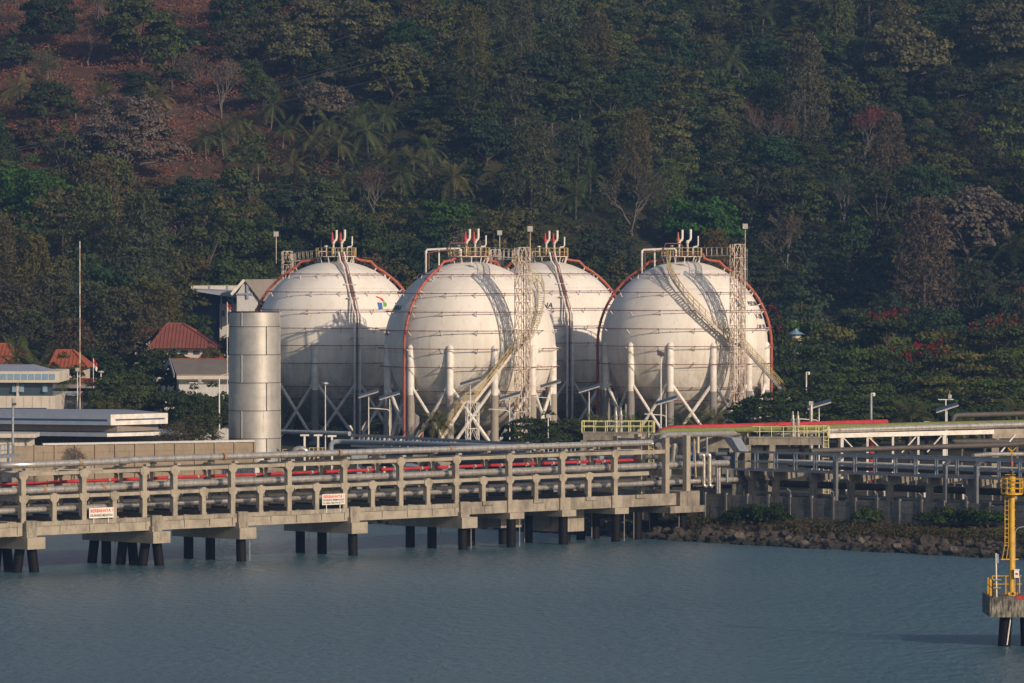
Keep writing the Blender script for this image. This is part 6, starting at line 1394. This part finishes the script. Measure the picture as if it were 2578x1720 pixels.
# ------------------------------------------------------------------ lowland trees, each placed by hand
TL_ = [  # kind, px, py of crown top, Y, width m, colour, label
 ('feather0', 40, 690, 712, 10, 'brown', 'brownish feathery tree behind the palms at the left edge'), ('feather1', 130, 655, 716, 10, 'brown', 'brown feathery tree directly left of the tall mast'), ('feather2', 230, 680, 705, 10, 'brown', 'brown feathery tree directly right of the tall mast'), ('feather0', 300, 700, 700, 9, 'brown', 'brown feathery tree over the small flag, fuller than its neighbours'),
 ('feather1', 360, 740, 698, 8, 'brown', 'low brown feathery tree touching the red hip roof'), ('feather2', 80, 760, 700, 9, 'brown', 'feathery tree with bare twigs above the coconut palms at left'), ('feather0', 180, 780, 692, 9, 'brown', 'dim feathery tree behind the lower part of the mast'), ('feather1', 410, 690, 712, 8, 'olive', 'olive feathery tree above the red hip roof'),
 ('tall1', 360, 640, 716, 9, 'olive', 'lumpy olive tree rising behind the brown feathery ones'), ('tall0', 445, 620, 718, 9, 'olive', 'lumpy olive tree left of the round green one'), ('round1', 290, 630, 722, 9, 'blue', 'dark tree beside the dead white-branched one'),
 ('tall2', 495, 752, 711, 6, 'mid', 'leafy green tree with large leaves left of the blue hall'), ('round2', 440, 780, 712, 8, 'mid', 'broad leafy tree behind the red hip roof'), ('round3', 540, 862, 680, 5, 'olive', 'leafy tree between the red hip roof and the stack'),
 ('round0', 410, 854, 676, 10.5, 'dark', 'dark mango tree in front of the red hip roof'), ('round1', 480, 878, 676, 5, 'dark', 'dark mango tree above the grey shed'), ('round2', 320, 895, 660, 9, 'dark', 'dark mango tree left of the grey shed'), ('round3', 288, 930, 650, 8, 'mid', 'dark leafy tree behind the disc-headed pole'),
 ('round0', 335, 948, 648, 7, 'mid', 'broad tree under the white gable of the grey shed'), ('round1', 430, 958, 640, 7, 'dark', 'low dark tree before the grey shed wall'), ('round2', 535, 955, 636, 7, 'dark', 'dark tree filling the corner by the swan-neck lamp'), ('round3', 480, 975, 625, 6, 'dark', 'low dark tree right behind the wispy bush'),
 ('round2', 500, 960, 630, 6, 'dark', 'dark leafy tree hiding the wall of the grey shed'), ('round0', 562, 822, 701, 6, 'olive', 'olive tree squeezed between the red hip roof and the stack rim'), ('round1', 270, 985, 640, 6, 'olive', 'brownish bush tree right of the annex'), ('round2', 160, 880, 668, 7, 'mid', 'green tree between the palms and the orange roof'), ('round0', 235, 860, 690, 9, 'dark', 'dark tree behind the small flag'), ('round1', 150, 930, 660, 5, 'mid', 'low green tree left of the mast foot'),
 ('feather1', 500, 1030, 586, 7, 'mid', 'wispy green tree standing before the plank wall left of the stack'), ('bare0', 465, 1035, 585, 7, 'brown', 'brown bare-twigged tree in the left side of the wispy green one'),
]
HT = {'round': 12.0, 'tall': 15.0, 'rain': 11.0, 'feather': 15.4, 'bare': 13.0, 'palm': 11.5, 'banana': 3.6, 'bush': 2.4}; WD = {'round': 10.8, 'tall': 9, 'rain': 17.5, 'feather': 8, 'bare': 10.5, 'palm': 8, 'banana': 4, 'bush': 4.2}
def lowland(lst, group):
    for kind, px, py, Y, wd, colr, lab in lst:
        x = XX(px, Y); ztop = ZZ(py, Y); k = kind[:-1]; z0 = gz(x, Y); s = wd / WD[k]; h = max(1.0, ztop - z0); sz = h / HT[k]
        if sz > s * 1.7: z0 = z0 + h - s * 1.7 * HT[k] if False else z0
        spawn(PROTO[kind], (x, Y, z0), random.uniform(0, 6), s, lab, 'palm' if k == 'palm' else ('bush' if k == 'bush' else 'tree'), group, tuple(v * random.uniform(.9, 1.12) for v in GR[colr]), sz)
lowland(TL_, 'trees round the buildings on the left')
lowland([('palm0', 33, 800, 652, 7, 'palm', 'coconut palm over the roof of the office building'), ('palm1', 105, 838, 650, 7.5, 'palm', 'full coconut palm between the office building and the mast'), ('palm0', 125, 905, 656, 6, 'palm', 'lower coconut palm right behind the office roof')], 'palms by the office building')
RT = [('rain0', 1985, 790, 726, 17, 'belt', 'wide spreading tree immediately right of the winding-stair tank'), ('rain1', 2120, 812, 715, 18, 'belt2', 'wide olive spreading tree under the reddest blossom top'), ('rain2', 2260, 830, 720, 18, 'belt', 'wide spreading tree in the middle of the dark belt'), ('rain0', 2400, 818, 722, 18, 'belt2', 'spreading olive tree before the red blossoms at the right'), ('rain1', 2530, 815, 716, 18, 'belt', 'spreading tree at the right edge, upper tier'),
      ('rain2', 2050, 855, 700, 17, 'belt3', 'dark spreading tree in the second tier, nearest the tank'), ('rain0', 2190, 868, 696, 17, 'belt', 'spreading tree in the second tier above the white hut'), ('rain1', 2330, 862, 700, 18, 'belt', 'spreading tree in the second tier beside the lower red blossoms'), ('rain2', 2470, 875, 694, 18, 'belt2', 'broad olive spreading tree in the second tier near the right edge'), ('rain1', 2600, 870, 690, 17, 'belt', 'spreading tree cut by the right edge, second tier'),
      ('rain1', 1990, 905, 690, 14, 'belt3', 'dark spreading tree behind the foot of the yellow stair'), ('rain2', 2110, 925, 664, 16, 'belt3', 'low dark spreading tree left of the white hut'), ('rain0', 2290, 925, 668, 17, 'belt3', 'low dark spreading tree right of the white hut'), ('rain1', 2410, 940, 660, 16, 'belt2', 'low spreading tree behind the T-headed camera pole'), ('rain2', 2540, 945, 655, 17, 'belt', 'low spreading tree at the right edge behind the last solar lamp'),
      ('rain0', 2020, 975, 628, 17, 'belt3', 'dark flat tree sheltering the right valve platform'), ('rain2', 2200, 985, 632, 15, 'belt3', 'low flat tree behind the dome camera column'), ('round1', 2330, 985, 628, 10, 'belt3', 'dark rounded tree behind the fan palm by the last solar lamp'), ('round0', 2480, 1000, 625, 11, 'belt3', 'dark rounded tree behind the palms near the right edge'), ('round2', 2150, 1020, 610, 9, 'belt3', 'small dark tree over the red pipe end'),
      ('rain1', 1925, 995, 640, 10, 'belt3', 'small dark tree before the legs of the winding-stair tank'),
      ('round3', 1860, 770, 745, 10, 'belt3', 'dark tree behind the right limb of the winding-stair tank'), ('round2', 2560, 790, 735, 12, 'belt3', 'dark crown above the red blossoms at the right edge'), ('round0', 2060, 770, 740, 9, 'brown', 'brownish twiggy tree above the teal kiosk roof')]
lowland(RT, 'spreading trees right of the tanks')
lowland([('round2', 1400, 1030, 606, 7.5, 'dark', 'round dark bush tree before the right legs of the orange-riser tank'), ('rain0', 1340, 1045, 600, 7, 'dark', 'low dark tree left of the round bush tree'), ('feather1', 1440, 1045, 608, 6, 'mid', 'feathery green tree right of the round bush tree'), ('round1', 1500, 1060, 604, 5, 'dark', 'low dark tree behind the left valve platform')], 'trees before the tanks')
PT = [(1108, 1035, 612, 5.5, 'young golden-green palm at the foot of the long yellow stair'), (1600, 1035, 612, 5, 'young palm behind the right end of the left valve platform'), (1510, 1040, 612, 4.5, 'young palm behind the middle of the left valve platform'), (1712, 1040, 606, 4.8, 'young palm left of the front leg of the winding-stair tank'), (1805, 1028, 606, 5, 'young palm before the braces of the winding-stair tank'), (1760, 1050, 604, 4, 'small young palm between the two before the winding-stair tank'), (2290, 1008, 606, 7.5, 'broad palm with wide fan of fronds left of the last solar lamp'), (2480, 1022, 604, 6.5, 'palm with yellowish fronds near the right edge'), (2560, 1000, 600, 7, 'palm cut by the right edge'), (1475, 1050, 608, 4, 'small palm beside the solar lamp behind the left platform'), (2420, 1045, 600, 5, 'small palm right of the last solar lamp')]
for i, (px, py, Y, wd, lab) in enumerate(PT):
    x = XX(px, Y); zt_ = ZZ(py, Y); spawn(PROTO['palm%d' % (i % 2)], (x, Y, 3), random.uniform(0, 6), wd / 6.3, lab, 'palm', 'young palms before the tanks', GR['yell'] if i % 2 == 0 else GR['palm'], max(.3, (zt_ - 3) / 10.0))
# red blossom sprays on four spreading crowns
def blossom(px, py, Y, w_, h_, n_, label):
    c = P(px, py, Y); vs = []; 
    for _ in range(n_): p = np.array([c.x + rng.normal() * w_ / 2, Y + rng.normal() * 1.0, c.z + rng.normal() * h_ / 2]) + rng.normal(size=(12, 3)) * .22; vs.append(leaf_quads(p, norm(rng.normal(size=(12, 3)) + np.array([0, -.5, .8])), .26))
    t = thing('flame_tree', label, 'tree', (c.x, Y, 3)); me = np_mesh('blossom', np.concatenate(vs), MLB); o = bpy.data.objects.new('blossom', me); COL.objects.link(o); o.color = (.16, .024, .018, 1); adopt(o, t)
    cl_ = [(c.x + q[0], Y + 1 + q[1], c.z - 1.5 + q[2] * .8, q[3] * 1.3) for q in ell_clumps(60, w_ * .75, h_ * .9, 0, .7, 1.2, -.9)]; me = np_mesh('crown', cluster_crown(cl_, 40, .36, (1, 1, .6), (c.x, Y, c.z - 2)), ML); o = bpy.data.objects.new('crown', me); COL.objects.link(o); o.color = (.05, .065, .026, 1); adopt(o, t)
    mb = MB(); limbs(mb, (c.x, Y + .8, 3), cl_, .25, max(5, c.z - 4), 6); build(mb, 'trunk', MBK, t)
blossom(2225, 790, 712, 3.4, .8, 14, 'tree topped with red blossom at the upper rim of the dark belt'); blossom(2510, 815, 706, 5.0, .8, 18, 'tree with a long band of red blossom near the right edge')
blossom(2340, 872, 690, 3.0, 1.1, 22, 'tree covered in crimson blossom in the middle of the dark belt'); blossom(1948, 808, 700, 1.0, 2.2, 9, 'tree with sprays of red blossom touching the right limb of the tank'); blossom(2265, 895, 688, 2.2, .7, 7, 'tree with a little red blossom left of the crimson one')

# ------------------------------------------------------------------ rocky bank
MR = stained('rock', (.058, .049, .039), (.026, .022, .018), (.10, .060, .038), sc=.9, amount=(.4, .65), streak_amt=(.5, .7), bump=.8)
MRL = stained('pale_rock', (.115, .095, .08), (.075, .062, .052), (.15, .08, .05), sc=.9, bump=.8)
for _m in (MR, MRL):   # algae-dark wet band at the waterline
    n_ = _m.node_tree; b_ = n_.nodes['Principled BSDF']; src_ = b_.inputs['Base Color'].links[0].from_socket; sx_ = n_.nodes.new('ShaderNodeSeparateXYZ'); n_.links.new(coords(n_), sx_.inputs[0])
    mr_ = n_.nodes.new('ShaderNodeMapRange'); mr_.inputs[1].default_value = .3; mr_.inputs[2].default_value = .55; n_.links.new(sx_.outputs[2], mr_.inputs[0]); n_.links.new(mix(n_, mr_.outputs[0], (.016, .018, .013), src_), b_.inputs['Base Color'])
def rock_mesh(seed, k=2):
    import bmesh
    bm = bmesh.new(); bmesh.ops.create_icosphere(bm, subdivisions=k, radius=1.0)
    for v in bm.verts:
        d = v.co.normalized(); f = 1 + .45 * noise.noise(d * 1.3 + V((seed * 3.1, 0, 0))) + .22 * noise.noise(d * 3.1 + V((0, seed, 0))); v.co = V((d.x * f, d.y * f * .9, d.z * f * .72))
    vs = [v.co.copy() for v in bm.verts]; fs = [tuple(x.index for x in f.verts) for f in bm.faces]; bm.free(); return vs, fs
RM = [rock_mesh(i) for i in range(9)]
rb = MB()
for _ in range(3600):
    x = random.uniform(-62, 62); d = random.random() ** 1.2 * 9.5 - .6; y = shore_y(x) + d / .72
    if x < 6 and d > 6: continue
    z = ground_h(x, y); s = .13 + .5 * random.random() ** 2.2; vs, fs = random.choice(RM); a = random.uniform(0, 6.28); ca, sa = math.cos(a), math.sin(a); s2 = s * random.uniform(.7, 1.3)
    if z < -.7: continue
    rb.add([(x + (v.x * ca - v.y * sa) * s, y + (v.x * sa + v.y * ca) * s2, z + v.z * s + .05) for v in vs], fs)
rock = build(rb, 'riprap_rubble', MR); tag(rock, 'dark tumbled rocks along the waterline', 'rubble', kind='stuff')
bl_ = [(1862, 1352, .7, 1, 'reddish boulder at the waterline left of centre of the bank'), (2024, 1374, .75, 1, 'warm tan boulder standing up at the waterline'), (2335, 1368, 1.1, 0, 'big slanted grey slab high on the bank'), (1778, 1340, .8, 0, 'pale grey boulder under the shore-end piles'), (2165, 1362, .55, 1, 'tan boulder in the middle of the bank'), (1705, 1338, .7, 0, 'pale boulder by the white cable under the last bent'), (1985, 1358, .5, 1, 'small tan boulder left of the standing one'), (2480, 1395, .6, 0, 'grey boulder at the waterline before the beacon'), (1655, 1335, .6, 0, 'grey boulder farthest left under the jetty'), (2260, 1378, .55, 1, 'brown boulder below the slanted slab'), (2090, 1350, .6, 0, 'dark grey boulder above the standing one'), (2400, 1385, .5, 1, 'tan boulder right of the slanted slab')]
for i, (px, py, s, lt, lab) in enumerate(bl_):
    d = ray(px, py); best = None; y = 470.0
    while y < 560:
        t = y / d.y
        if ground_h(d.x * t, y) + .3 >= H + d.z * t: break
        y += .4
    x = d.x * y / d.y; vs, fs = RM[i % 9]; mb = MB(); z = H + d.z * y / d.y; s *= .8; mb.add([(x + v.x * s, y - .3 + v.y * s, z + v.z * s * 1.15) for v in vs], fs); tag(build(mb, 'boulder', MRL if lt else MR), lab, 'boulder')
def bank_pt(x0, x1, d0, d1):
    def f():
        x = random.uniform(x0, x1); return x, shore_y(x) + random.uniform(d0, d1) / .72
    return f
undergrowth('dry_bank_grass', 'dry brown grass along the top of the rocky bank', 900, 60, .34, bank_pt(14, 64, 5.8, 8.4), (.070, .058, .030), MLB, .8, .16)
undergrowth('green_bank_weeds', 'green weeds growing at the foot of the sea wall', 260, 60, .22, bank_pt(4, 64, 7, 8.8), (.045, .068, .022), ML, .7)
undergrowth('shore_grass', 'grass and weeds on the flat bank behind the jetty', 700, 50, .3, bank_pt(-62, 3, 8, 26), (.055, .066, .022), ML, .7, .3)
for i, (px, lab, s) in enumerate(((1890, 'leafy green bush on the bank just right of the jetty end', 1.0), (1925, 'leafy green bush beside the first one right of the jetty end', 1.15), (1955, 'dark green bush third from the jetty end', 1.0), (2185, 'green bush against the middle of the sea wall', .95), (2350, 'bright green bush against the sea wall right of the middle duct', 1.0), (2385, 'green bush under the middle grey duct', .9), (2440, 'green bush left of the beacon mast', .95), (2490, 'green bush right behind the beacon ladder', 1.0), (1850, 'low green bush closest to the jetty end', .8))):
    Y = 514 - (px - 1775) * .022; x = XX(px, Y); Y = (WO + WU * ((x - WO.x) / WU.x)).y - 1.6; x = XX(px, Y)
    spawn(PROTO['bush%d' % (i % 3)], (x, Y, ground_h(x, Y)), i, s * .85, lab, 'bush', 'bushes at the sea wall', (.042, .075, .022) if i % 2 else (.034, .055, .02))
# leafless shrubs on the left flat
for i, (px, Y, s, lab) in enumerate(((195, 556, .36, 'leafless shrub before the plank wall at left'), (180, 548, .3, 'smaller leafless shrub left of the first one'))): spawn(PROTO['bare%d' % i], (XX(px, Y), Y, 2.8), i, s, lab, 'shrub', None, GR['grey'])
# ------------------------------------------------------------------ haze
def haze():
    mb = MB(); mb.box(-620, 620, -60, 1290, -6.0, 262); m = bpy.data.materials.new('air'); m.use_nodes = True; n = m.node_tree
    n.nodes.remove(n.nodes['Principled BSDF']); v = n.nodes.new('ShaderNodeVolumePrincipled'); v.inputs['Color'].default_value = (.28, .52, 1.0, 1); v.inputs['Density'].default_value = HAZE
    v.inputs['Anisotropy'].default_value = .2; n.links.new(v.outputs[0], n.nodes['Material Output'].inputs['Volume']); tag(build(mb, 'haze', m), 'thin blue air between the camera and the hill', 'haze', kind='stuff')
HAZE = 0.00014
if HAZE: haze()
